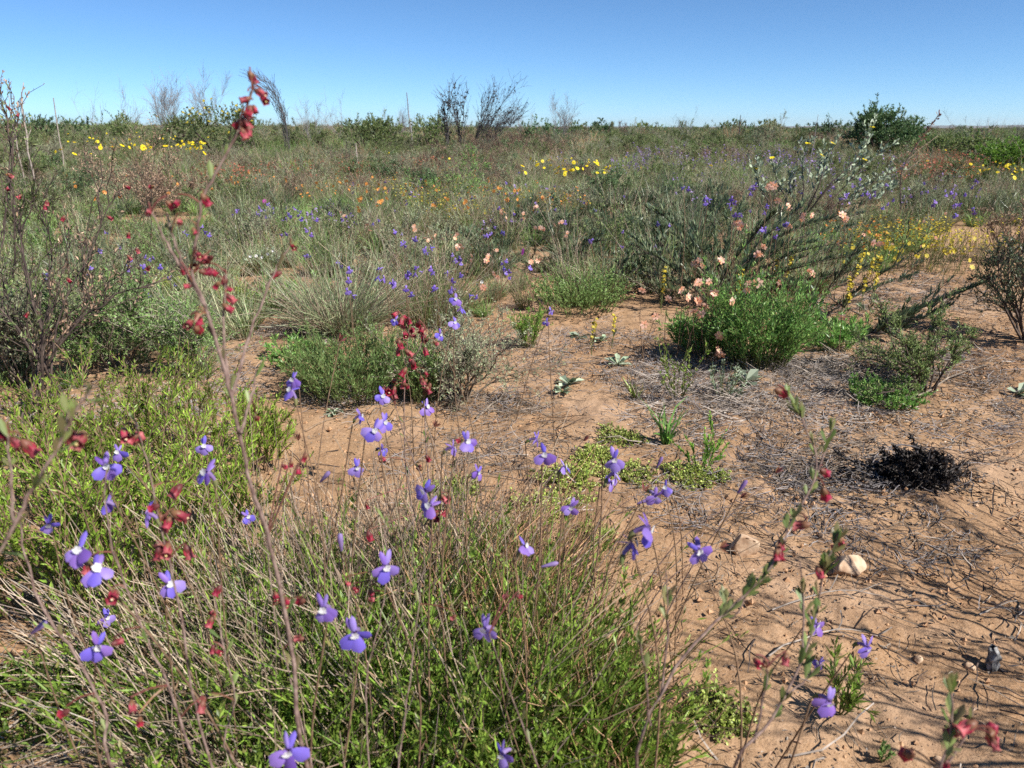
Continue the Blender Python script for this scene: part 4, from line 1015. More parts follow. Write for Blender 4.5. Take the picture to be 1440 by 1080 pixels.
# ------------------------------------------------------------------ silver-leaved shrub with yellow heads and the dark leaning stalk
def silver_shrub():
    b = G(1120, 322); z = depth(b); t = thing('silver_shrub', 'silver-leaved shrub with a few yellow flower heads leaning over the field', 'shrub', b)
    rng = np.random.default_rng(91)
    tips = [((1165, 262), (1205, 222), (1225, 182)), ((1160, 270), (1190, 245), (1215, 228)), ((1180, 285), (1220, 262), (1258, 240)), ((1150, 265), (1160, 230), (1170, 205)), ((1130, 270), (1128, 235), (1135, 205)),
            ((1105, 280), (1092, 250), (1085, 225)), ((1085, 288), (1068, 262), (1062, 240)), ((1175, 275), (1210, 240), (1250, 205)), ((1140, 280), (1150, 250), (1155, 222)), ((1170, 290), (1200, 280), (1230, 265)), ((1120, 290), (1110, 265), (1115, 240)), ((1190, 290), (1235, 278), (1262, 258))]
    fm = MB(); rays(fm, rng, np.zeros((1, 3)), .036, 12, width=.26); fme = fm.mesh('flower_head', M['yellow'])
    for i, tp in enumerate(tips):
        zz = z + rng.uniform(-.25, .25)
        P = smooth([np.zeros(3)] + [D(px, py, zz) - b for px, py in tp], 9)
        br = MB(); tubes(br, P, .006 * np.linspace(1, .35, 9), 5)
        p, T, u, _ = sample(rng, P[None], 7, .4, 1)
        Q = grow(rng, p, offdir(rng, T, .6, .35), rng.uniform(.06, .14, len(p)), 4, 0, .15); tubes(br, Q, .0018, 3)
        lf = MB()
        for S, k, t0 in ((P[None], 34, .45), (Q, 12, .1)):
            p, T, u, _ = sample(rng, S, k, t0, 1)
            leaves(lf, p, offdir(rng, T, rng.uniform(.4, 1, len(p)), .3), norm(rng.normal(size=p.shape) + [0, -.3, .6]), rng.uniform(.02, .042, len(p)), .014, fold=.15, curl=.05, obov=True)
        o = part('branch', br.mesh('branch', M['darkbark'], True), t)
        part('foliage', lf.mesh('foliage', M['silver']), o)
        if i in (0, 3, 4, 1, 5, 8, 6): part('flower_head', fme, t, P[-1] + [0, -.01, .015], (.5, rng.uniform(-.4, .4), 0), 1.2)
    b2 = G(1270, 330); z2 = depth(b2); s = thing('leaning_stalk', 'dark stalk leaning sideways with rusty seed heads at its tip above the horizon', 'stalk', b2)
    P = smooth([np.zeros(3)] + [D(px, py, z2) - b2 for px, py in ((1266, 260), (1272, 232), (1292, 200), (1321, 160))], 14)
    st = MB(); tubes(st, P, .0052 * np.linspace(1, .5, 14), 5); part('stem', st.mesh('stem', M['darkbark'], True), s)
    p, T, u, _ = sample(rng, P[None], 44, .68, 1); lf = MB()
    leaves(lf, p, offdir(rng, T, rng.uniform(.5, 1.2, len(p)), 0), norm(rng.normal(size=p.shape)), rng.uniform(.015, .034, len(p)), .011, obov=True)
    part('seed_heads', lf.mesh('seed_heads', M['calyx']), s)
    p, T, u, _ = sample(rng, P[None], 8, .1, .6); Q = grow(rng, p, offdir(rng, T, .7, .2), rng.uniform(.06, .16, len(p)), 5, 0, .2); q = MB(); tubes(q, Q, .0018, 3)
    p, T, u, _ = sample(rng, Q, 9, .2, 1); leaves(q, p, offdir(rng, T, .8, .1), norm(rng.normal(size=p.shape)), .018, .006)
    part('side_twigs', q.mesh('side_twigs', M['brownleaf']), s)
silver_shrub()

# ------------------------------------------------------------------ charred shrub, stones, wood
def charred():
    b = G(1285, 672); z = depth(b)
    rng = np.random.default_rng(33)
    t = thing('charred_shrub', 'black charred shrub slumped on the sand like a dark heap', 'shrub', b)
    k = z / FPX
    n = 150
    a = rng.uniform(0, 6.28, n); rr = np.sqrt(rng.uniform(0, 1, n))
    dome = (1 - rr ** 2) * rng.uniform(0, 1, n) * 42 * k
    base = np.stack([np.cos(a) * rr * 44 * k + 2 * k, np.sin(a) * rr * 30 * k, dome], -1)
    d = norm(np.stack([np.cos(a) * .6 + rng.normal(0, .5, n), np.sin(a) * .6 + rng.normal(0, .5, n), rng.uniform(.1, .9, n)], -1))
    P = grow(rng, base, d, k * rng.uniform(10, 30, n), 6, .35, .3)
    root = grow(rng, np.tile([[10 * k, 0, -.003]], (14, 1)), norm(rng.normal(size=(14, 3)) * [.6, .6, .2] + [0, 0, .7]), k * rng.uniform(30, 58, 14), 6, .2, .2)
    st = MB(); tubes(st, P, .0018 * np.linspace(1, .5, 6)[None], 4)
    tubes(st, root, .0026 * np.linspace(1, .5, 6)[None], 4)
    L = grow(rng, base[:8] * .3 * [1, 1, .2], norm(np.stack([-np.ones(8), rng.normal(0, .3, 8), np.full(8, .08)], -1)), k * rng.uniform(60, 120, 8), 6, .0, .12)
    tubes(st, L, .002, 4); tubes(st, grow(rng, np.array([[0, 0, k * 45]]), np.array([[-.9, 0, .3]]), k * 45, 5, .0, .1), .0022, 4)
    part('branches', st.mesh('branches', M['burnt'], True), t)
    lf = MB()
    for S, n_ in ((P, 60), (L, 60)):
        p, T, u, _ = sample(rng, S, n_, .1, 1); leaves(lf, p, offdir(rng, T, rng.uniform(.4, 1.3, len(p)), 0), norm(rng.normal(size=p.shape)), rng.uniform(.006, .013, len(p)), .004, fold=.6, curl=.3)
    part('charred_foliage', lf.mesh('charred_foliage', M['char']), t)
charred()

def stone_mesh(seed, sx, sy, sz, mat, jag=.22, facets=3):
    import bmesh
    bm = bmesh.new(); bmesh.ops.create_icosphere(bm, subdivisions=4, radius=1)
    rng = np.random.default_rng(seed); cuts = norm(rng.normal(size=(14, 3))); off = rng.uniform(.5, .8, 14)
    for v in bm.verts:
        c = np.array(v.co)
        for n_, o_ in zip(cuts, off):
            e = c @ n_ - o_
            if e > 0: c = c - n_ * e
        c = c * (1 + jag * .35 * float(vnoise(np.array(c[0] * 3 + seed), np.array(c[1] * 3 + c[2] * 2), seed)))
        v.co = Vector((c[0] * sx, c[1] * sy, c[2] * sz))
    me = bpy.data.meshes.new('stone'); bm.to_mesh(me); bm.free(); me.materials.append(mat)
    me.polygons.foreach_set('use_smooth', [True] * len(me.polygons))
    return me
def stones():
    m, nt, out = nodes_of('pale_quartz_stone')
    g = N(nt, 'ShaderNodeTexCoord'); n = N(nt, 'ShaderNodeTexNoise'); n.inputs['Scale'].default_value = 60; n.inputs['Detail'].default_value = 7
    nt.links.new(g.outputs['Object'], n.inputs['Vector'])
    r = N(nt, 'ShaderNodeValToRGB'); cr = r.color_ramp; cr.elements[0].position = .32; cr.elements[0].color = (.26, .15, .085, 1); cr.elements[1].position = .66; cr.elements[1].color = (.52, .39, .27, 1)
    e = cr.elements.new(.48); e.color = (.43, .29, .185, 1)
    nt.links.new(n.outputs[0], r.inputs[0]); b = N(nt, 'ShaderNodeBsdfPrincipled'); b.inputs['Roughness'].default_value = .8
    bp = N(nt, 'ShaderNodeBump'); bp.inputs['Strength'].default_value = .6; bp.inputs['Distance'].default_value = .004; nt.links.new(n.outputs[0], bp.inputs['Height']); nt.links.new(bp.outputs[0], b.inputs['Normal'])
    nt.links.new(r.outputs[0], b.inputs['Base Color']); nt.links.new(b.outputs[0], out.inputs[0])
    def stone(px, py, w, h, seed, lab, rz=0.0, grp='pale stones on the sand'):
        b_ = G(px, py); z = depth(b_); k = z / FPX
        o = link(bpy.data.objects.new('stone', stone_mesh(seed, w * k * .72, w * k * .58, h * k * .8, m))); o.location = b_ + np.array([0, 0, h * k * .22]); o.rotation_euler = (0, 0, rz)
        o['label'] = lab; o['category'] = 'stone'; o['group'] = grp
    stone(1046, 772, 38, 26, 1, 'pale flattish stone on the sand behind the slanting branch', .2)
    stone(1190, 802, 40, 32, 2, 'pale blocky stone partly behind a red-bell stem', .5)
    for i, (px, py, w, lab) in enumerate([(1362, 940, 13, 'white pebble beside the weathered stub of wood'), (1290, 928, 12, 'flat whitish pebble on bare sand left of the wood stub'), (1155, 755, 8, 'tiny white pebble between the two pale stones'),
                                          (1372, 712, 7, 'tiny white chip on sand right of the charred shrub'), (1353, 548, 8, 'whitish chip near the open dark-stemmed shrub'), (1030, 940, 8, 'tiny pebble among straw near the slanting stem'), (1320, 1072, 16, 'buff pebble at the bottom edge')]):
        stone(px, py, w, w * .7, 5 + i, lab, i)
    # stub of wood
    b_ = G(1392, 940); k = depth(b_) / FPX; rng = np.random.default_rng(3)
    t = thing('wood_stub', 'grey weathered stub of burnt wood standing in the sand', 'wood', b_)
    mb = MB(); P = np.array([[4 * k, 0, -.004], [2 * k, 0, 10 * k], [0, 0, 24 * k], [-3 * k, 0, 36 * k]]); tubes(mb, smooth(P, 8), np.array([9, 8, 9.5, 7, 8.5, 6, 6.5, 3.5]) * k, 9); mb.v[0] += np.random.default_rng(5).normal(size=mb.v[0].shape) * 1.3 * k
    part('trunk', mb.mesh('trunk', M['ashwood']), t)
    mb = MB(); Q = grow(rng, np.tile([[3 * k, 0, 3 * k]], (7, 1)), norm(rng.normal(size=(7, 3)) * [1, .6, .2] + [.7, 0, .1]), k * rng.uniform(18, 40, 7), 5, .1, .2); tubes(mb, Q, 1.4 * k, 4); part('roots', mb.mesh('roots', M['burnt']), t)
    # fallen pale sticks
    for i, (a, c, lab) in enumerate([((1376, 868), (1440, 892), 'pale fallen stick at the frame edge above the wood stub'), ((1085, 862), (1260, 850), 'thin pale straw lying across the sand by the slanting stem'), ((1080, 925), (1250, 905), 'thin dry stalk lying across the sand below violet flower'),
                                     ((1230, 450), (1330, 380), 'long thin fallen branch in front of the yellow flowers'), ((1290, 560), (1390, 515), 'dark fallen branch behind the open dark-stemmed shrub'), ((670, 590), (720, 545), 'curved dead twig lying beside the grey-brown bush')]):
        p0, p1 = G(*a), G(*c); mid = (p0 + p1) / 2 + [.02, .03, .012]
        t = thing('fallen_stick', lab, 'stick', p0); mb = MB(); P = smooth([np.array([0, 0, .004]), mid - p0, p1 - p0 + [0, 0, .006]], 9); P += np.random.default_rng(i).normal(size=P.shape) * .0015
        tubes(mb, P, .0013 * np.linspace(1, .5, 9) * (1 if i < 3 else 2.4), 5); part('stem', mb.mesh('stem', M['palebark' if i < 3 else 'bark'], True), t)
        p, T, u, _ = sample(np.random.default_rng(i), P[None], 5, .3, 1); m2 = MB(); tubes(m2, grow(np.random.default_rng(i), p, offdir(np.random.default_rng(i), T, .6, .1), .04, 4, .1, .1), .001, 3); part('twigs', m2.mesh('twigs', M['palebark' if i < 3 else 'bark']), t)
stones()

# shrub just outside the frame that throws its branch shadows over the sand
def shade_shrub():
    b = onground(1.12, .6)
    rng = np.random.default_rng(14)
    t = thing('twiggy_shrub', 'tall twiggy shrub beyond the frame edge shading the sand', 'shrub', b)
    n = 62
    d, a = spread_dirs(rng, n, .75); d[:, 0] += .1
    P = grow(rng, np.stack([np.cos(a), np.sin(a), 0 * a], -1) * .05, d, rng.uniform(.4, 1.0, n), 7, .06, .12)
    st = MB(); tubes(st, P, .0034 * np.linspace(1, .4, 7)[None], 4)
    p, T, u, _ = sample(rng, P, 4, .3, .95); Q = grow(rng, p, offdir(rng, T, .5, .2), rng.uniform(.1, .3, len(p)), 5, 0, .12); tubes(st, Q, .0014, 3)
    part('branches', st.mesh('branches', M['redbark'], True), t)
    lf = MB()
    for S, k in ((P, 10), (Q, 6)):
        p, T, u, _ = sample(rng, S, k, .3, 1); leaves(lf, p, offdir(rng, T, .6, .2), norm(rng.normal(size=p.shape)), .014, .005)
    part('foliage', lf.mesh('foliage', M['shrubleaf']), t)
shade_shrub()

# ------------------------------------------------------------------ flower meshes
def petal_patch(mb, L, W, ang, lift=0.0, curl=.25, cup=.15, shape=(.55, .4), r0=0.0, nu=6, nv=5, twist=0.0):
    """one petal lying in the XZ plane (the flower faces -Y), pointing at angle ang from +X, curling back towards +Y"""
    t = np.linspace(0, 1, nu)[:, None]; s = np.linspace(-1, 1, nv)[None]
    w = (t + .06) ** shape[0] * (1.0001 - t) ** shape[1]; w = w / w.max() * W / 2
    x = r0 + L * t * (1 - .1 * curl * t) + 0 * s
    y = curl * L * t ** 2 - lift * L * t + cup * W * (s ** 2) * w / (W / 2)
    z = s * w + twist * y
    ca, sa = math.cos(ang), math.sin(ang)
    V = np.stack([x * ca - z * sa, y, x * sa + z * ca], -1).reshape(-1, 3)
    i, j = np.meshgrid(np.arange(nu - 1), np.arange(nv - 1), indexing='ij')
    mb.add(V, np.stack([i * nv + j, (i + 1) * nv + j, (i + 1) * nv + j + 1, i * nv + j + 1], -1).reshape(-1, 4))
    return mb
def lathe(mb, prof, n=10, lobe=0.0, lobes=5):
    prof = np.asarray(prof, float); a = np.arange(n) * 2 * np.pi / n
    k = np.linspace(0, 1, len(prof))[:, None] ** 3
    R = prof[:, :1] * (1 + lobe * k * np.cos(lobes * a)[None]); Zz = prof[:, 1:2] + 0 * a[None] - lobe * .002 * k * np.cos(lobes * a)[None]
    V = np.stack([R * np.cos(a), R * np.sin(a), Zz], -1).reshape(-1, 3)
    i, j = np.meshgrid(np.arange(len(prof) - 1), np.arange(n), indexing='ij'); j2 = (j + 1) % n
    mb.add(V, np.stack([i * n + j, i * n + j2, (i + 1) * n + j2, (i + 1) * n + j], -1).reshape(-1, 4)); return mb

def rad(d): return math.radians(d)
# violet lobelia: two narrow upper lobes, three broad lower ones, white throat, tube behind
LOB_UP = [petal_patch(MB(), .0105, .0042, rad(90 + s * 13), 0, .35, .2, (.4, .45), .0012).mesh('petal', M['violet'], True) for s in (-1, 1)]
LOB_LOW = [petal_patch(MB(), .0125, .0092, rad(-90 + s * 48), .25, .35, .12, (.7, .33), .0012).mesh('petal', M['violet'], True) for s in (-1, 0, 1)]
LOB_THROAT = rays(MB(), np.random.default_rng(2), np.array([[0, -.0026, -.001]]), .0068, 7, up=0, width=.35).mesh('throat', M['white'])
def lob_tube():
    mb = MB(); tubes(mb, np.array([[0, -.0005, 0], [0, .004, -.0004], [0, .009, -.002], [0, .013, -.0055]]), np.array([.0026, .0021, .0017, .0015]), 7); return mb
LOB_TUBE = lob_tube().mesh('flower', M['mauve'], True)
_c = MB(); tubes(_c, np.array([[0, .0105, -.003], [0, .0125, -.005], [0, .0155, -.009]]), np.array([.0019, .0024, .0009]), 6)
LOB_CALYX = _c.mesh('calyx', M['greenstem'], True)
_s = lob_tube()
for s in (-1, 1): petal_patch(_s, .0105, .0042, rad(90 + s * 13), 0, .35, .2, (.4, .45), .0012)
for s in (-1, 0, 1): petal_patch(_s, .0125, .0092, rad(-90 + s * 48), .25, .35, .12, (.7, .33), .0012)
LOB_SMALL = _s.mesh('flower', M['violet'], True)
_b = MB(); lathe(_b, [(.0004, .011), (.0017, .0095), (.0019, .006), (.0014, .002), (.0009, -.002), (.0003, -.003)], 7)
LOB_BUD = _b.mesh('bud', M['mauve'], True)
# six-petalled peach flower, daisy, small buttons
def open_flower(nm, mat, n, L, W, lift=.15, curl=.1, shape=(.6, .35)):
    mb = MB()
    for k in range(n): petal_patch(mb, L, W, 2 * math.pi * k / n + .2, lift, curl, .1, shape, .001, 5, 3)
    return mb.mesh(nm, M[mat], True)
PEACH = open_flower('flower', 'peach', 6, .0135, .008)
ORANGE = open_flower('flower', 'orange', 6, .013, .0075)
PEACH_EYE = rays(MB(), np.random.default_rng(5), np.array([[0, -.002, 0]]), .007, 6, up=0, width=.4).mesh('centre', M['anther'])
DAISY = open_flower('flower', 'yellow', 13, .026, .011, .05, .1, (.4, .3))
_d = MB(); lathe(_d, [(.0001, .004), (.004, .0035), (.007, .0015), (.008, -.001)], 12)
DAISY_DISC = _d.mesh('disc', M['orange'], True)
BUTTON = open_flower('flower', 'white', 9, .0075, .005, .3, -.3)
MAGENTA = open_flower('flower', 'magenta', 8, .019, .009)
# red bell
def bell():
    mb = MB()
    lathe(mb, [(.0012, 0), (.0030, -.0012), (.0037, -.0035), (.0034, -.006), (.0036, -.0083), (.0047, -.0108), (.0058, -.0122)], 15, .16)
    for k in range(5):
        a = k * 2 * math.pi / 5; R = Matrix.Rotation(a, 3, 'Z')
        q = MB(); petal_patch(q, .0115, .0062, -math.pi / 2, .02, .22, -.2, (.45, .4), .001, 5, 3)
        v = np.concatenate(q.v); v[:, 1] -= .0031; mb.add(v @ np.array(R).T, np.concatenate(q.q))
    return mb.mesh('flower', M['red'], True)
BELL = bell()
_k = MB(); lathe(_k, [(.0008, .004), (.0024, .0025), (.0039, -.0005), (.0042, -.003), (.0036, -.005)], 10, .12)
BELL_CALYX = _k.mesh('calyx', M['calyx'], True)
BELL_EYE = (lambda m: (lathe(m, [(.0001, -.0128), (.0013, -.0122), (.0014, -.010)], 6), m)[1])(MB()).mesh('centre', M['anther'], True)
LEAF = []
for _i in range(3):
    _l = MB(); leaves(_l, np.zeros((1, 3)), np.array([[0, 0, 1.0]]), np.array([[0, -1.0, 0]]), .0145, .0036 + .0006 * _i, fold=.35, curl=.12 * (_i - .5), obov=True)
    LEAF.append(_l.mesh('leaf', M['shrubleaf'], True))
EYE = np.array([0, 0, H_CAM])

def stem_to(P, seed, r=.0009, mat='brownstem', lean=.05, base=None, n=9):
    """thin stem from the ground to the point P; returns base and mesh in base coordinates"""
    rng = np.random.default_rng(seed)
    if base is None:
        h = P[2]; base = onground(P[0] + rng.normal() * lean, P[1] + abs(rng.normal()) * lean + .03)
    q = P - base
    mid = q * .55 + np.array([rng.normal() * .01, 0, q[2] * .06])
    mb = MB(); C = smooth([np.zeros(3), mid, q], n); tubes(mb, C, r * np.linspace(1.15, .7, n), 4)
    return base, mb, C

def lobelia(px, py, size, lab, yaw=0.0, tilt=.15, seed=0, roll=0.0, lean=.05, count=1):
    z = min(.0205 * FPX / size, 2.6)
    if tilt > -.05: tilt -= .5
    big = size >= 36
    P = D(px, py, z)
    base, mb, C = stem_to(P + np.array([0, .0, 0]), seed * 7 + 1, lean=lean)
    t = thing('lobelia', lab, 'flower', base, group='violet lobelias around the clearing')
    q = P - base
    e = Euler((tilt, roll, yaw), 'XYZ')
    back = np.array(e.to_matrix() @ Vector((0, .0136, -.0079)))
    rng = np.random.default_rng(seed)
    mb = MB(); end = q + back
    C = smooth([np.zeros(3), end * .55 + [rng.normal() * .012, 0, .02], end], 10); tubes(mb, C, .0009 * np.linspace(1.2, .7, 10), 4)
    p, T, u, _ = sample(rng, C[None], 5, .05, .5); leaves(mb, p, offdir(rng, T, .6, .2), norm(rng.normal(size=p.shape)), .012, .002)
    part('stem', mb.mesh('stem', M['brownstem'], True), t)
    for c in range(count):
        off = np.array([0, 0, -.016]) * c + np.array([rng.normal() * .006, .004, 0]) * c
        f = part('flower', LOB_TUBE, t, q + off, Euler((tilt - .3 * c + rng.normal() * (.1 if big else .25), roll + rng.normal() * (.15 if big else .35), yaw + .4 * c + rng.normal() * (.15 if big else .4))), rng.uniform(.9, 1.08) if big else rng.uniform(.72, 1.0))
        for m in LOB_UP + LOB_LOW: part('petal', m, f, None, (rng.normal() * .25, rng.normal() * .16, rng.normal() * .2), rng.uniform(.85, 1.1))
        part('throat', LOB_THROAT, f); part('calyx', LOB_CALYX, f)
NEAR_LOB = [
    (455, 855, 44, 'violet lobelia facing out, upper left of the close central pair', 0, .2, 0, 1), (499, 890, 40, 'violet lobelia facing out, lower right of the close central pair', .15, .25, -.3, 1),
    (405, 1055, 46, 'violet lobelia at the bottom edge left of the middle', .1, .2, .1, 1), (706, 1060, 38, 'violet lobelia at the bottom edge right of the middle', -.4, .3, -.3, 1),
    (682, 884, 38, 'violet lobelia seen half from the side above green shoots', -.9, .5, -.2, 1), (543, 796, 38, 'violet lobelia with spread lip above the straw in the middle', .6, -.3, 0, 1),
    (137, 908, 40, 'violet lobelia low over the straw near the bottom corner', .5, .2, .2, 1), (238, 820, 38, 'violet lobelia with raised lobe among the straw on the left', .9, .2, 0, 1),
    (112, 772, 46, 'pair of broad violet lobelia flowers on one stem over needle leaves', 0, -.55, 0, 2), (68, 737, 34, 'violet lobelia drooping beside the broad pair', .3, -.2, .2, 1),
    (148, 655, 36, 'violet lobelia seen edge-on above the needle bush', .9, -.5, 0, 1), (166, 635, 26, 'small violet lobelia just above the edge-on one', .3, .1, 0, 1),
    (206, 720, 34, 'violet lobelia seen from its side left of the red cluster', -.8, -.4, 0, 1), (290, 664, 36, 'violet lobelia flattened edge-on before the tall red stem', -.5, -.6, 0, 1),
    (287, 626, 26, 'small violet lobelia higher up beside the tall red stem', .2, -.4, 0, 1), (152, 706, 30, 'violet lobelia half hidden by a blurred red-bell stem', -.7, -.3, 0, 1),
    (150, 868, 26, 'half-closed violet lobelia above the low corner one', .9, -.6, 0, 1), (348, 726, 22, 'small violet lobelia right behind the tall red stem base', .8, .3, 0, 1),
    (738, 767, 34, 'violet lobelia leaning over straw near the reddish stalks', .8, -.4, .4, 1), (912, 742, 40, 'double violet lobelia drooping over the sand', .9, -.2, .5, 2),
    (982, 774, 36, 'violet lobelia hanging between straw and pale stone', .2, .1, -.4, 1), (1148, 878, 34, 'violet lobelia behind the upright red-bell stem on sand', .2, -.1, .2, 1),
    (1220, 910, 34, 'violet lobelia reaching out over the shaded sand', .6, -.3, .5, 1), (1166, 986, 42, 'lowest violet lobelia over the bare sand', .3, -.1, .4, 1),
    (1152, 932, 24, 'small folded violet lobelia between two sand lobelias', -1, -.5, 0, 1), (859, 678, 27, 'violet lobelia standing upright over the yellow-green mat', .9, .4, .2, 1),
    (864, 645, 30, 'violet lobelia pair above the yellow-green mats', .6, -.2, .4, 2), (921, 698, 28, 'dark violet lobelia hanging above the double drooping one', .8, -.1, .4, 1),
    (936, 685, 26, 'violet lobelia at the far end of the drooping group', -.4, -.2, .2, 1), (803, 713, 32, 'violet lobelia over the largest yellow-green mat', .3, -.3, .4, 1),
    (794, 656, 27, 'violet lobelia beside the mat below the leaning bud', .5, -.4, .2, 1), (766, 638, 32, 'violet lobelia with flat spread lip left of the mats', .3, -.6, 0, 1),
    (755, 617, 24, 'violet lobelia pointing straight up above the flat spread one', 1.2, .8, 0, 1), (657, 620, 34, 'violet lobelia drooping sideways over open sand, upper of two', .8, -.3, .5, 1),
    (637, 629, 28, 'violet lobelia drooping sideways over open sand, lower of two', .8, -.2, .5, 1), (672, 664, 28, 'violet lobelia hanging right of the central red bells', .8, .3, .4, 1),
    (598, 690, 34, 'violet lobelia cluster inside the central red-bell plant', -.5, .3, 0, 2), (502, 657, 28, 'dark violet lobelia edge-on left of the central red bells', .5, -.6, .2, 1),
    (527, 604, 30, 'violet lobelia drooping over sand, nearer of a pair', .8, -.3, .4, 1), (541, 593, 27, 'violet lobelia drooping over sand, further of a pair', .7, -.3, .3, 1),
    (507, 584, 28, 'violet lobelia hanging upright left of the drooping pair', 1.2, .2, 0, 1), (409, 549, 30, 'violet lobelia edge-on beside the dark green herb', -.3, -.6, 0, 1),
    (412, 533, 28, 'violet lobelia just above the edge-on one by the herb', -.3, -.4, 0, 1), (538, 556, 26, 'violet lobelia tucked under the red bells at the cushion bush', .6, -.4, 0, 1),
    (600, 572, 22, 'violet lobelia between the two central red stems', .4, .3, 0, 1), (538, 632, 20, 'small violet lobelia on the sand between drooping ones', .9, .2, 0, 1),
    (619, 470, 20, 'pale violet lobelia above the grey-brown bush', .2, .2, 0, 1), (640, 453, 18, 'pale violet lobelia highest over the grey-brown bush', .6, -.2, 0, 1), (556, 450, 18, 'violet lobelia touching the topmost central red bells', 0, .1, 0, 1),
    (641, 420, 18, 'violet lobelia on a tall stem between tussock and grey bush', .2, .2, 0, 2), (775, 437, 16, 'violet lobelia standing over sand by the small upright bush', .3, .2, .2, 1), (768, 452, 13, 'small violet lobelia below the one by the upright bush', .3, .3, 0, 1)]
for i, (px, py, s, lab, yaw, tilt, roll, cnt) in enumerate(NEAR_LOB): lobelia(px, py, s, lab, yaw, tilt, 300 + i, roll, .04, cnt)
for i, (px, py, z, lab, rx, ry) in enumerate([(480, 770, .62, 'upright mauve lobelia bud above the straw', .1, 0), (766, 796, .75, 'mauve lobelia bud lying sideways over straw', 0, 1.3), (453, 675, .75, 'slanting mauve lobelia bud on the sand side', .2, .7), (48, 888, .55, 'purple lobelia bud near the bottom corner of sand', 0, .9), (900, 707, .9, 'curved purple bud above the double drooping lobelia', 0, 1.2), (1040, 690, .8, 'reddish purple bud at the end of a long thin stem', 0, .5), (925, 655, 1.0, 'dark purple bud by the leafy sprig mat', 0, .4)]):
    P = D(px, py, z); base, mb, C = stem_to(P, 900 + i, .0008)
    t = thing('lobelia_bud', lab, 'flower bud', base); part('stem', mb.mesh('stem', M['brownstem'], True), t); part('bud', LOB_BUD, t, P - base, (rx, ry, 0), 1.25)

# ------------------------------------------------------------------ flowers further out: each a stem and a head
def far_flower(nm, head, eye, stem_mat, P, lab, grp, seed, scale=1.0, cat='flower', r=.0011, heads=1, face=.1):
    rng = np.random.default_rng(seed)
    g = float(hgt(P[0], P[1]))
    if P[2] < g + .03: P = np.array([P[0], P[1], g + .03])
    base, mb, C = stem_to(P, seed, r, lean=.02, n=5)
    t = thing(nm, lab, cat, base, group=grp)
    part('stem', mb.mesh('stem', M[stem_mat], True), t)
    for h in range(heads):
        o = P - base + (rng.normal(size=3) * [.012, .008, .014] if h else 0)
        f = part('flower', head, t, o, (rng.normal(face, .5), rng.normal(0, .5), rng.normal(0, .8)), scale * .8 * (rng.uniform(.45, 1.05) if head is DAISY else rng.uniform(.75, 1.15)))
        if eye is not None: part('centre', eye, f)
def up_from(px, py, h):
    """point seen at the pixel whose foot stands h metres below it on the ground"""
    z = (H_CAM - h) / max(SP + (py - 540) / FPX * CP, .004)
    for _ in range(6):
        p = D(px, py, z); z += (p[2] - h - float(hgt(p[0], p[1]))) / max(SP + (py - 540) / FPX * CP, .01) * .8
        z = min(max(z, .3), 40)
    return D(px, py, z)
rngF = np.random.default_rng(500)
def ordinal(n): return '%d%s' % (n, 'th' if 10 <= n % 100 <= 20 else {1: 'st', 2: 'nd', 3: 'rd'}.get(n % 10, 'th'))
def group_flowers(spots, nm, head, eye, lab, grp, h, stem='greenstem', scale=1.0, heads=1, seed=0, jit=3, small=False):
    rank = {k: r for r, k in enumerate(sorted(range(len(spots)), key=lambda k: spots[k][0]))}
    for i, (px, py) in enumerate(spots):
        if head is DAISY: py += rngF.normal() * 3.5
        far_flower(nm, head, eye, stem, up_from(px, py, h * rngF.uniform(.85, 1.15)), ordinal(rank[i] + 1) + ' from the left among the ' + lab, grp, seed + i, scale, heads=heads, face=-.9 if head is DAISY else .1)
def front_flowers(spots, nm, head, eye, lab, grp, zc, stem, scale, heads, seed):
    rank = {k: r for r, k in enumerate(sorted(range(len(spots)), key=lambda k: spots[k][0]))}
    for i, (px, py) in enumerate(spots):
        far_flower(nm, head, eye, stem, D(px, py, zc * rngF.uniform(.9, 1.03)), ordinal(rank[i] + 1) + ' from the left among the ' + lab, grp, seed + i, scale, heads=heads)
def blob(cx, cy, w, h, n): return [(cx + rngF.uniform(-w, w), cy + rngF.uniform(-h, h)) for _ in range(n)]
# violet patches
V = lambda spots, lab, grp, h, seed, sc=1.1, heads=2: group_flowers(spots, 'violet_flower', LOB_SMALL, None, lab, grp, h, 'brownstem', sc, heads, seed)
V([(365, 292), (372, 296), (380, 290), (384, 299), (374, 305), (360, 300), (412, 292), (405, 300), (403, 308), (420, 303), (424, 308), (418, 296), (333, 297), (332, 297)], 'violet flowers bunched beside the magenta flowers', 'violet bunch by the magenta flowers', .2, 1000, 1.25)
V([(285, 318), (287, 326), (262, 330), (395, 331), (438, 300), (446, 308), (463, 300), (486, 305), (430, 361), (438, 330)], 'single violet flowers scattered round the tall red stem', 'violet flowers round the red stem', .2, 1100, 1.2)
V([(150, 328), (140, 352), (168, 347), (183, 365), (205, 361), (215, 363), (225, 375), (181, 380), (200, 374), (238, 390), (63, 387), (120, 384), (208, 415)], 'violet flowers scattered among the dark-branched shrub', 'violet flowers by the dark-branched shrub', .16, 1200)
V([(568, 340), (569, 346), (598, 350), (600, 356), (605, 380), (608, 383), (574, 388), (583, 385), (571, 406), (533, 379), (541, 392), (552, 400), (640, 366), (646, 364), (630, 384), (638, 397), (490, 394), (496, 416), (660, 416), (555, 325), (584, 336), (532, 310), (475, 368), (612, 405), (634, 408)], 'violet flowers on thin stems over the wiry tussocks', 'violet flowers over the tussocks', .24, 1300, 1.15)
V([(687, 331), (708, 328), (705, 370), (708, 378), (744, 376), (717, 390), (690, 328)], 'violet flowers among the pink ones behind the pale mound', 'violet flowers among the pink', .2, 1400, 1.1)
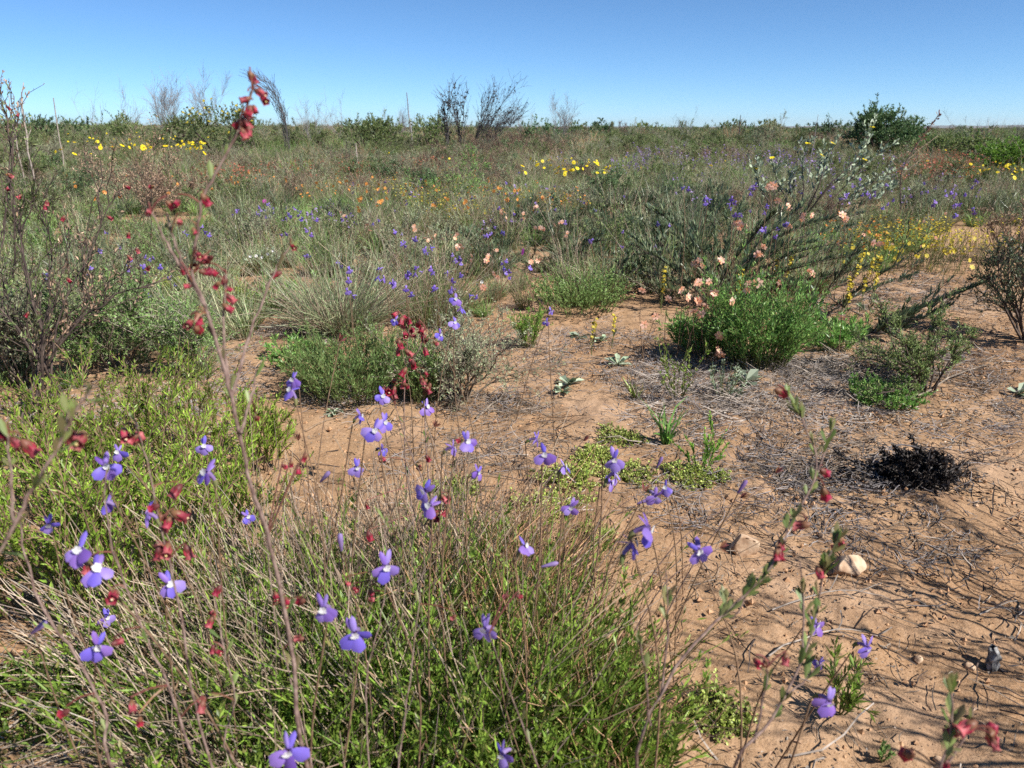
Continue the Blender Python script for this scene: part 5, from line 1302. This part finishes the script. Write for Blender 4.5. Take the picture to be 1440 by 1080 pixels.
front_flowers([(1027, 287), (1038, 302), (1056, 297), (1078, 290), (1065, 325), (1072, 322), (1093, 322), (1108, 316)] + blob(1010, 280, 60, 20, 6), 'violet_flower', LOB_SMALL, None, 'violet flowers in the comb-leaved shrub', 'violet flowers in the comb-leaved shrub', depth(G(1010, 436)), 'brownstem', 1.1, 2, 1500)
V([(1178, 252), (1165, 268), (1202, 262), (1214, 264), (1230, 270), (1226, 278), (1213, 274), (1246, 260), (1256, 282), (1242, 292), (1303, 270), (1330, 268), (1340, 266), (1357, 274), (1340, 290), (1350, 288), (1345, 302), (1185, 280), (1210, 252), (1300, 258), (1372, 254), (1280, 275)] + blob(1260, 278, 110, 22, 10), 'violet flowers in the patch beyond the silver-leaved shrub', 'violet patch by the silver-leaved shrub', .24, 1600, 1.35)
V(blob(880, 310, 70, 40, 9) + blob(760, 290, 60, 30, 6) + [(730, 243), (670, 246), (712, 257)], 'violet flowers scattered thinly below the central daisies', 'violet flowers below the daisies', .2, 1700, 1.3, 1)
# peach flowers
Pp = lambda spots, lab, grp, h, seed, sc=1.0, heads=2: group_flowers(spots, 'peach_flower', PEACH, PEACH_EYE, lab, grp, h, 'brownstem', sc, heads, seed)
for i, (px, py, lab) in enumerate([(983, 397, 'palest pink flower above the green bush'), (997, 396, 'pink flower next to the palest one'), (958, 408, 'pinkish flower at the far side of the peach group'), (980, 423, 'salmon flower right in the middle of the peach group'), (976, 437, 'pale salmon flower over the lower green bush'), (986, 442, 'orange-peach flower lowest of the group above the bush'), (1050, 408, 'orange-peach flower pair on top of the bright rounded bush'), (1054, 414, 'peach flower under the orange-peach pair'), (1012, 472, 'peach flower in front of the lower green bush'), (1011, 492, 'pink bud-like flower below the peach one before the bush'), (1110, 420, 'lone pink flower above the thatch right of the bush'), (903, 408, 'orange-peach flower alone above the sand'), (1094, 402, 'small peach flower beside the yellow spikes'), (1122, 446, 'tiny pale pink flower in the thatch'), (968, 418, 'pale pink flower left of the salmon one'), (1004, 412, 'peach flower between the pink and orange-peach ones'), (992, 430, 'bright orange flower beside the salmon flower'), (1030, 424, 'peach flower at the left shoulder of the bright rounded bush'), (1085, 438, 'peach flower at the right shoulder of the bright rounded bush'), (940, 420, 'salmon flower at the outer left of the peach group'), (1066, 398, 'tiny orange flower above the bright rounded bush'), (922, 445, 'pink flower low at the sandy edge left of the bush'), (1184, 446, 'pink flower next to the small green bush')]):
    P = D(px, py, depth(G(px, 520 if px < 1075 else py + 60)) - .04)
    far_flower('peach_flower', PEACH, PEACH_EYE, 'brownstem', P, lab, 'peach flowers round the bright bush', 1800 + i, 1.25, heads=1 if i % 3 else 2)
front_flowers([(983, 366), (979, 374), (1014, 366), (1035, 314), (1042, 316), (1050, 318), (1082, 262), (1085, 260), (1094, 282), (1110, 292), (1130, 302), (1128, 308), (1138, 380), (1140, 386), (1183, 304), (1190, 308), (1228, 341), (1074, 347), (1064, 358), (1110, 320)], 'peach_flower', PEACH, PEACH_EYE, 'peach flowers dotted over the comb-leaved shrub', 'peach flowers over the comb-leaved shrub', depth(G(1010, 440)), 'brownstem', 1.3, 2, 1850)
Pp([(755, 290), (705, 300), (712, 306), (736, 300), (753, 320), (764, 322), (787, 313), (780, 316), (798, 327), (640, 335), (647, 344), (582, 318), (602, 338), (663, 359), (745, 358), (756, 367), (684, 366), (700, 390), (695, 353), (650, 348), (516, 316), (484, 303), (529, 285), (680, 405), (635, 330), (612, 331)], 'peach flowers scattered through the grass behind the tussocks', 'peach flowers behind the tussocks', .2, 1900, 1.0)
Pp([(1215, 330), (1250, 318), (1290, 310), (1330, 300), (1270, 340), (1310, 345), (1165, 340), (1200, 318)] + blob(1230, 330, 110, 24, 8), 'peach flowers in low growth beyond the yellow spikes', 'peach flowers right of the comb-leaved shrub', .14, 1950, .9, 1)
group_flowers([(325, 253), (330, 257), (335, 256), (350, 243), (403, 255), (445, 257), (420, 240), (62, 278), (66, 284), (10, 245), (50, 275)] + blob(160, 260, 150, 20, 14), 'orange_flower', ORANGE, None, 'orange flowers dotted in the field beyond the red bells', 'orange field flowers', .22, 'greenstem', 1.2, 2, 2000)
group_flowers(blob(640, 275, 140, 22, 22) + blob(560, 255, 90, 10, 8), 'orange_flower', ORANGE, None, 'orange flowers dotted in the field below the burnt shrubs', 'orange flowers mid field', .22, 'greenstem', 1.2, 2, 2050)
group_flowers(blob(1265, 352, 80, 18, 18) + blob(1320, 350, 60, 16, 12), 'yellow_flower', open_flower('flower', 'yellowdull', 6, .014, .009), None, 'dull yellow flowers behind the long fallen branch', 'dull yellow flowers', .12, 'greenstem', 1.0, 2, 2080)
# daisies
def daisies(spots, lab, grp, h, seed, sc):
    lo = [p for p in spots if p[1] > 213 and 'left' in grp]
    group_flowers(lo, 'yellow_daisy', DAISY, DAISY_DISC, 'yellow daisies scattered nearer than the larger drift', grp, .2, 'greenstem', .7, 1, seed + 60)
    group_flowers([p for p in spots if p not in lo], 'yellow_daisy', DAISY, DAISY_DISC, lab, grp, h, 'greenstem', sc, 1, seed)
daisies([(78, 208), (85, 210), (62, 226), (90, 226), (90, 242), (105, 210), (122, 216), (127, 213), (137, 200), (141, 207), (150, 194), (155, 199), (158, 204), (160, 197), (174, 201), (185, 203), (189, 206), (192, 194), (196, 200), (202, 193), (208, 202), (211, 211), (229, 199), (230, 209), (236, 204), (240, 194), (241, 207), (256, 200), (262, 206), (266, 208), (270, 202), (274, 205), (277, 203), (281, 206), (286, 205), (268, 210), (172, 206), (34, 230), (33, 218), (12, 220)] + blob(190, 202, 105, 9, 34) + blob(265, 204, 24, 6, 12), 'yellow daisies of the larger drift below the leafless bushes', 'left daisy drift', .47, 2100, 1.0)
daisies([(735, 234), (736, 238), (750, 230), (763, 228), (772, 227), (780, 235), (792, 226), (797, 228), (803, 233), (807, 231), (812, 237), (806, 239), (820, 234), (828, 229), (840, 231), (852, 236), (850, 241), (840, 238), (748, 239), (632, 221), (546, 219), (812, 229)] + blob(795, 233, 66, 10, 22) + blob(860, 232, 90, 14, 8), 'yellow daisies of the small drift in mid field', 'central daisy drift', .34, 2200, .95)
daisies([(1378, 238), (1390, 236), (1400, 228), (1406, 233), (1412, 232), (1418, 237), (1426, 227), (1428, 234), (1433, 231), (1437, 238), (1427, 242), (1304, 231), (1424, 222), (1316, 206), (1324, 207), (1330, 206)] + blob(1405, 236, 40, 8, 22), 'yellow daisies below the bright yellow-green bush', 'daisies by the yellow-green bush', .3, 2300, .9)
daisies([(1000, 232), (1020, 228), (1017, 235)], 'yellow daisies above the comb-leaved shrub', 'daisies above the comb-leaved shrub', .35, 2350, .7)
for i, (px, py, lab) in enumerate([(372, 283, 'magenta flower beside the violet bunch'), (440, 278, 'magenta flower alone on green herbs'), (735, 354, 'magenta flower beside the pink star-like flower')]):
    far_flower('magenta_flower', MAGENTA, None, 'greenstem', up_from(px, py, .16), lab, None, 2400 + i, 1.0)
group_flowers([(352, 360), (360, 360), (375, 349), (377, 357), (384, 353), (369, 362), (677, 396), (671, 399)], 'white_flower', BUTTON, None, 'white button flowers on and near silvery herb', 'white buttons', .12, 'greenstem', 1.0, 1, 2500)
# yellow flower spikes
def spike(px, py, hpx, lab, seed, mat='yellowdull', n=46):
    b = G(px, py); k = depth(b) / FPX; rng = np.random.default_rng(seed); t = thing('yellow_spike', lab, 'flower spike', b, group='yellow flower spikes')
    P = grow(rng, np.zeros((1, 3)), np.array([[rng.normal() * .08, 0, 1.0]]), hpx * k, 8, 0, .05); st = MB(); tubes(st, P, .0014 * np.linspace(1, .5, 8)[None], 4)
    p, T, u, _ = sample(rng, P, 8, .05, .5); leaves(st, p, offdir(rng, T, .5, .2), norm(rng.normal(size=p.shape)), .03, .004); part('stem', st.mesh('stem', M['greenstem'], True), t)
    p, T, u, _ = sample(rng, P, n, .45, 1); p += rng.normal(size=p.shape) * .004; f = MB(); rays(f, rng, p, .0105, 5); part('blossoms', f.mesh('blossoms', M[mat]), t)
for i, (px, py, h, lab) in enumerate([(1090, 430, 70, 'yellow spike left of the spike pair against the comb leaves'), (1100, 420, 60, 'short yellow spike beside the left one'), (1180, 450, 100, 'yellow spike, left of the tall pair by the sand'), (1222, 448, 90, 'yellow spike, right of the tall pair by the sand'), (1205, 450, 96, 'yellow spike between the tall pair'), (1190, 452, 60, 'short yellow spike in front of the tall pair'), (1430, 350, 40, 'orange-yellow spike at the frame edge'), (930, 440, 60, 'pale yellow spike above the sandy edge'), (1035, 440, 60, 'yellow spike before the dark comb leaves'), (832, 500, 60, 'thin yellowish spike on the sand by small rosettes'), (860, 490, 50, 'thin yellowish spike right of the sand rosettes')]): spike(px, py, h, lab, 2600 + i, n=46 if i < 9 else 20)

# ------------------------------------------------------------------ foreground straw tussocks with green shoots
def tussocks():
    def put(px, py, H, R, lab, seed, n, nd, lean=(0, 0), dry='straw', green='weedgreen', spr=9, tilt=.6):
        b = G(px, py)
        parts = tussock(seed, H, R, n, .0011, green, dry, nd, base_r=.75, droop=.1, dryH=1.18, tilt=tilt, lean=lean, sprig=spr)
        parts += [('leafy_shoots', p[1]) for p in sprigs(seed + 500, H * .72, R, int(n * .34), 26, (.012, .003), green, side=2, base_r=.9, tilt=tilt * .6)[1:]]
        place(parts, 'straw_tussock', lab, 'tussock', b, 0, 1, 'straw tussocks in the foreground')
    put(640, 990, .22, .15, 'largest straw and green tussock at the bottom middle', 401, 210, 240)
    put(470, 985, .22, .15, 'straw tussock left of the bottom middle under the lobelia pair', 402, 140, 230)
    put(770, 985, .18, .12, 'green tussock with straw stalks slanting over the sand', 403, 200, 240, (.3, .1), 'redstraw')
    put(330, 1010, .22, .16, 'straw tussock with stalks fanning to the lower corner', 404, 110, 200, (-.35, 0))
    put(520, 860, .19, .14, 'dry pale tussock standing at the edge of open sand', 405, 50, 290, (0, .05))
    put(690, 870, .17, .12, 'straw tussock with reddish stalks beside the largest mat', 406, 50, 280, (.25, .1), 'redstraw')
    put(410, 860, .18, .13, 'dry tussock behind the tall red stem', 407, 50, 200, (-.1, 0))
    put(845, 1075, .13, .08, 'dense green tussock at the foot of the slanting red-bell stem', 408, 190, 90, (.2, 0), 'redstraw')
    put(560, 1120, .16, .15, 'green-leaved tussock along the bottom edge', 409, 220, 130)
    put(730, 1110, .15, .13, 'dark green tussock along the bottom edge beneath the lowest lobelia', 410, 230, 90, (0, 0), 'redstraw')
    put(250, 920, .2, .13, 'thin straw tussock before the needle-leaved bushes', 411, 40, 140, (-.2, 0))
    put(400, 1130, .16, .13, 'green tussock along the bottom edge by the tall red stem', 412, 150, 150)
    put(600, 800, .15, .12, 'grey dry tussock at the foot of the central red bells', 413, 20, 260, (.1, .1))
    put(760, 800, .13, .11, 'sparse reddish tussock behind the mats', 414, 20, 170, (.3, .1), 'redstraw')
    # single long arching stalks with seed heads over the sand
    rng = np.random.default_rng(55)
    for i, (a, c, lab) in enumerate([((830, 960), (1040, 700), 'long thin stalk arching toward the charred shrub'), ((880, 980), (1090, 665), 'longest thin stalk arching over the pale stone'), ((840, 990), (1012, 770), 'thin stalk bowed over the sand behind lobelia'), ((760, 900), (905, 690), 'reddish stalk reaching the drooping lobelias'), ((700, 860), (820, 620), 'brownish stalk rising over the mats'),
                                     ((520, 860), (610, 600), 'straw stalk through the central red bells'), ((450, 900), (420, 620), 'upright straw stalk right of the tall red stem'), ((430, 880), (478, 480), 'slender green stalk in front of the cushion bush'), ((300, 900), (215, 740), 'straw stalk crossing the needle leaves'), ((860, 1000), (1110, 740), 'thin bent stalk near the flattish stone')]):
        b = G(*a); P1 = D(c[0], c[1], depth(b) * .96); t = thing('grass_stalk', lab, 'stalk', b); q = P1 - b
        mb = MB(); C = smooth([np.zeros(3), q * .5 + [0, 0, .05], q], 12); tubes(mb, C, .0009 * np.linspace(1.1, .6, 12), 4); part('stem', mb.mesh('stem', M['redbark' if i < 5 else 'brownstem'], True), t)
        s = MB(); leaves(s, np.tile(C[-1:], (5, 1)), norm(rng.normal(size=(5, 3)) * .4 + norm(C[-1] - C[-3])), norm(rng.normal(size=(5, 3))), .012, .004); part('seed_head', s.mesh('seed_head', M['calyx']), t)
tussocks()

# ------------------------------------------------------------------ red-bell shrubs in the foreground
def red_shrub(lab, base, stems, seed, leaf_step=.03, leaf_scale=1.0, nleaf=2, flowers=(), r=.0022, wood='redbark', leaf_from=.1, fsize=1.0, dark=False):
    """stems: list of [(px, py, depth), ...] from foot to tip (first one starts at the ground); flowers: (px, py, depth, count)"""
    rng = np.random.default_rng(seed)
    t = thing('red_bell_shrub', lab, 'shrub', base, group='red-bell shrubs')
    allC = []
    for i, s in enumerate(stems):
        W = [D(*p) - base for p in s]
        if i == 0 or s[0][2] == 0: W = ([np.zeros(3)] + W) if s[0][2] else [np.zeros(3)] + [D(*p) - base for p in s[1:]]
        C = smooth(W, max(10, 4 * len(W))); C[1:-1] += rng.normal(size=(len(C) - 2, 3)) * .0004
        mb = MB(); k = 1.0 if i == 0 else .72; tubes(mb, C, r * .47 * k * np.linspace(1.1, .5, len(C)), 7)
        part('stem' if i == 0 else 'branch', mb.mesh('stem', M[wood], True), t)
        allC.append(C)
        L = np.linalg.norm(np.diff(C, axis=0), axis=1).sum(); n = max(2, int(L / leaf_step))
        p, T, u, _ = sample(rng, C[None], n, leaf_from, 1)
        for a, tt in zip(p, T):
            for _ in range(nleaf):
                d = offdir(rng, tt[None], rng.uniform(.3, .8), .25)[0]
                o = part('leaf', LEAF[rng.integers(3)], t, a, Vector(d).to_track_quat('Z', 'Y').to_euler(), leaf_scale * rng.uniform(.45, 1.0))
    allp = np.concatenate(allC)
    ped = MB()
    for (px, py, z, cnt) in flowers:
        c = D(px, py, z) - base
        a = allp[np.argmin(np.linalg.norm(allp - c, axis=1))]
        for k in range(cnt):
            o = c + (rng.normal(size=3) * [.006, .005, .0065] * fsize if k else 0)
            tubes(ped, smooth([a, (a + o) / 2 + [0, 0, .004], o + [0, 0, .004]], 5), .0006, 3)
            f = part('flower', BELL, t, o, (rng.normal(-.5, .5), rng.normal(.2, .6), rng.uniform(0, 6.28)), fsize * rng.uniform(.42, .75))
            part('calyx', BELL_CALYX, f); part('centre', BELL_EYE, f)
    if ped.n: part('flower_stalks', ped.mesh('flower_stalks', M['calyx']), t)
    return t
z = .46
red_shrub('tallest red-bell stem rising past the horizon with red bells at its tip', onground(-.13, .5),
    [[(432, 1080, .5), (412, 920, .49), (388, 800, .48), (365, 720, .47), (345, 650, .47), (330, 575, .46), (310, 500, .46), (288, 430, .46), (270, 378, .46), (277, 325, .46), (284, 283, .46), (305, 240, .46), (328, 198, .46), (343, 165, .46), (355, 126, .46)],
     [(290, 432, .46), (262, 385, .46), (248, 345, .46), (235, 300, .47)], [(262, 385, .46), (236, 345, .46), (212, 298, .46)], [(322, 540, .46), (314, 470, .47), (318, 385, .48)], [(325, 560, .46), (352, 470, .5), (385, 385, .52), (408, 345, .54)],
     [(338, 610, .46), (352, 560, .48), (362, 520, .5)]], 601, .034, 1.0, 1,
    [(361, 128, z, 4), (352, 152, z, 1), (357, 150, z, 1), (345, 172, z, 4), (350, 180, z, 3), (285, 276, z, 1), (210, 295, z, 1), (251, 283, z, 1), (253, 308, z, 1), (236, 285, z, 1), (280, 362, z, 3), (283, 382, z, 3), (268, 402, z, 2), (316, 390, .48, 2), (318, 404, .48, 2), (320, 416, .48, 1), (269, 452, z, 3), (410, 345, .54, 1), (393, 384, .53, 1), (272, 322, z, 1), (360, 587, .5, 1), (316, 430, .47, 1)], r=.0028, fsize=.68)
red_shrub('central red-bell plant with crowded dark red bells on two stems over the sand', G(592, 860),
    [[(600, 800, 1.0), (606, 720, .98), (600, 640, .97), (596, 560, .96)], [(598, 780, 1.0), (575, 690, .98), (568, 600, .97), (570, 520, .96), (575, 460, .95)], [(606, 700, .98), (575, 630, .96), (556, 570, .95)], [(570, 520, .96), (590, 490, .95), (600, 465, .95)], [(596, 740, .98), (640, 660, .97), (650, 620, .97)]], 602, .04, 1.0, 1,
    [(568, 455, .95, 4), (575, 450, .95, 2), (595, 460, .95, 3), (600, 478, .95, 3), (558, 480, .95, 2), (560, 492, .95, 1), (572, 494, .95, 2), (578, 472, .95, 2), (556, 535, .95, 3), (569, 533, .95, 3), (571, 541, .95, 1), (545, 548, .95, 2), (556, 555, .95, 2), (592, 530, .95, 3), (599, 535, .95, 3), (600, 545, .95, 1), (650, 617, .97, 1), (535, 648, .97, 1), (592, 660, .97, 1), (608, 715, .97, 4), (617, 722, .97, 3), (621, 697, .97, 2), (515, 708, .95, 1), (518, 750, .95, 1), (600, 642, .96, 1)], fsize=1.05, r=.0026)
red_shrub('blurred red-bell branch at the left edge with a leafy tip', onground(-.33, .36),
    [[(-60, 900, .36), (0, 775, .36), (45, 690, .36), (85, 620, .36), (112, 570, .36), (128, 548, .36)], [(20, 735, .36), (15, 660, .38), (8, 600, .4)], [(85, 620, .36), (95, 590, .37), (98, 570, .37)]], 603, .03, .9, 2,
    [(18, 618, .4, 2), (100, 610, .38, 2), (6, 600, .4, 1)], r=.0022)
red_shrub('forked red-bell shrub slanting over the bare sand on the right', onground(.13, .52),
    [[(895, 1085, .5), (935, 965, .5), (990, 890, .51), (1050, 835, .52), (1088, 790, .52), (1112, 735, .53), (1140, 685, .54), (1148, 640, .54), (1128, 590, .54), (1108, 556, .54)],
     [(1140, 690, .54), (1158, 640, .55), (1172, 598, .55), (1190, 565, .55)], [(930, 975, .5), (940, 880, .5), (936, 800, .5)], [(915, 1020, .5), (905, 930, .49), (895, 880, .49)], [(1050, 835, .52), (1030, 870, .52), (1020, 850, .53)]], 604, .021, 1.05, 3,
    [(1097, 762, .52, 2), (1095, 772, .52, 1), (1156, 662, .55, 1), (1093, 549, .54, 1), (1134, 738, .53, 1), (1158, 690, .55, 1)], leaf_from=.32)
red_shrub('upright red-bell shrub in front of the blocky pale stone', onground(.22, .58),
    [[(1030, 1085, .52), (1085, 1010, .52), (1125, 935, .53), (1148, 860, .54), (1160, 800, .54), (1178, 750, .54)], [(1128, 930, .53), (1130, 850, .54), (1125, 790, .55)], [(1060, 1045, .52), (1075, 975, .52), (1080, 930, .52)], [(1100, 985, .52), (1160, 930, .53)]], 605, .022, 1.1, 3,
    [(1180, 758, .54, 2), (1075, 935, .52, 2), (1062, 928, .52, 1), (1150, 800, .54, 1)], leaf_from=.3)
red_shrub('small blurred red-bell sprig in the bottom right corner', onground(.3, .46),
    [[(1310, 1110, .44), (1335, 1040, .44), (1338, 960, .44)], [(1320, 1085, .44), (1355, 1040, .44), (1372, 985, .44)], [(1325, 1070, .44), (1345, 1030, .44)]], 606, .028, 1.0, 2,
    [(1349, 1026, .44, 2), (1397, 1042, .44, 2), (1393, 1032, .44, 1), (1330, 1070, .44, 1), (1280, 1060, .46, 1)], leaf_from=.3)
red_shrub('red-bell shrub with pale bare stems sweeping down at the lower left', onground(-.27, .5),
    [[(160, 1085, .5), (150, 1010, .5), (112, 930, .5), (62, 860, .5), (38, 790, .5), (25, 720, .5)], [(270, 1060, .5), (230, 950, .5), (190, 860, .5), (160, 780, .5), (148, 700, .5), (150, 660, .5)], [(300, 1085, .52), (272, 980, .52), (255, 870, .52), (236, 780, .52), (222, 720, .52), (205, 640, .53), (190, 590, .53)]], 607, .042, .95, 1,
    [(185, 988, .48, 2), (95, 1000, .48, 1), (125, 792, .5, 1), (238, 730, .52, 3), (246, 722, .52, 2), (221, 768, .52, 2), (236, 768, .52, 1), (262, 770, .53, 1), (174, 606, .53, 2), (192, 612, .53, 1), (160, 905, .5, 1), (252, 685, .53, 1), (285, 988, .5, 1), (161, 833, .5, 1)], r=.0024)
red_shrub('red-bell shrub with slim stems among the straw left of the middle', onground(-.08, .56),
    [[(345, 1085, .56), (330, 980, .56), (312, 900, .57), (300, 830, .58), (295, 780, .58)], [(520, 1085, .56), (515, 960, .57), (535, 870, .58), (545, 800, .6), (540, 720, .62)], [(560, 1085, .55), (575, 960, .56), (590, 850, .58), (598, 760, .6)], [(440, 1085, .56), (410, 960, .57), (385, 850, .58), (375, 760, .6)], [(760, 1085, .52), (735, 1020, .52), (705, 940, .53), (688, 890, .54)]], 608, .045, .95, 1,
    [(309, 826, .58, 1), (298, 870, .58, 2), (304, 915, .57, 2), (402, 842, .58, 2), (427, 845, .58, 1), (486, 818, .6, 1), (497, 827, .6, 1), (520, 830, .6, 1), (519, 842, .6, 1), (714, 838, .6, 2), (518, 750, .65, 1), (290, 980, .57, 1), (425, 898, .57, 1), (410, 650, .7, 2), (640, 866, .6, 1), (430, 640, .7, 1), (398, 655, .68, 1)], r=.0016, fsize=.75)
# dark-branched shrub at the left with dried red flowers
def dark_red_shrub(lab, px, py, tops, seed, flowers):
    b = G(px, py); zz = depth(b); rng = np.random.default_rng(seed)
    t = thing('dark_branched_shrub', lab, 'shrub', b)
    for i, tp in enumerate(tops):
        za = zz + rng.uniform(-.2, .1)
        C = smooth([np.append(rng.normal(size=2) * .05, 0)] + [D(x, y, za) - b for x, y in tp], 12); C[1:] += rng.normal(size=(11, 3)) * .004
        mb = MB(); tubes(mb, C, .0030 * np.linspace(1.1, .35, 12), 5)
        p, T, u, _ = sample(rng, C[None], 16, .25, 1); Q = grow(rng, p, offdir(rng, T, .6, .3), rng.uniform(.05, .17, len(p)), 5, 0, .25); tubes(mb, Q, .0014 * np.linspace(1, .5, 5)[None], 3)
        o = part('branch', mb.mesh('branch', M['darkbark'], True), t)
        lf = MB(); p, T, u, _ = sample(rng, Q, 7, .2, 1); leaves(lf, p, offdir(rng, T, .7, .2), norm(rng.normal(size=p.shape)), rng.uniform(.008, .017, len(p)), .005); part('foliage', lf.mesh('foliage', M['olive' if i % 2 else 'brownleaf']), o)
    for (x, y) in flowers:
        f = part('flower', BELL, t, D(x, y, zz - .1) - b, (rng.normal(-.4, .4), rng.normal(0, .5), rng.uniform(0, 6)), .85); part('calyx', BELL_CALYX, f)
dark_red_shrub('dark-branched shrub at the left edge dotted with dried red bells', 60, 585, [[(70, 480), (110, 430), (190, 370)], [(60, 470), (40, 400), (15, 270)], [(65, 480), (85, 400), (100, 330)], [(60, 500), (20, 440), (0, 380)], [(70, 500), (150, 420), (210, 400)], [(60, 480), (70, 380), (62, 300)], [(70, 490), (115, 440), (120, 340)], [(50, 500), (-20, 400), (-30, 330)], [(75, 470), (130, 350), (165, 270)], [(60, 480), (30, 340), (60, 250)]], 701,
    [(8, 262), (30, 275), (64, 288), (66, 283), (90, 305), (152, 305), (181, 328), (192, 350), (180, 360), (95, 392), (40, 440), (210, 375), (176, 262), (215, 262), (12, 245)])
dark_red_shrub('tall dark stalk with drooping seed pods breaking the skyline at the left edge', 15, 480, [[(18, 330), (16, 230), (14, 185), (0, 128)], [(17, 240), (14, 190), (12, 155)], [(16, 230), (20, 190), (27, 160)]], 702, [(26, 160), (10, 150)])
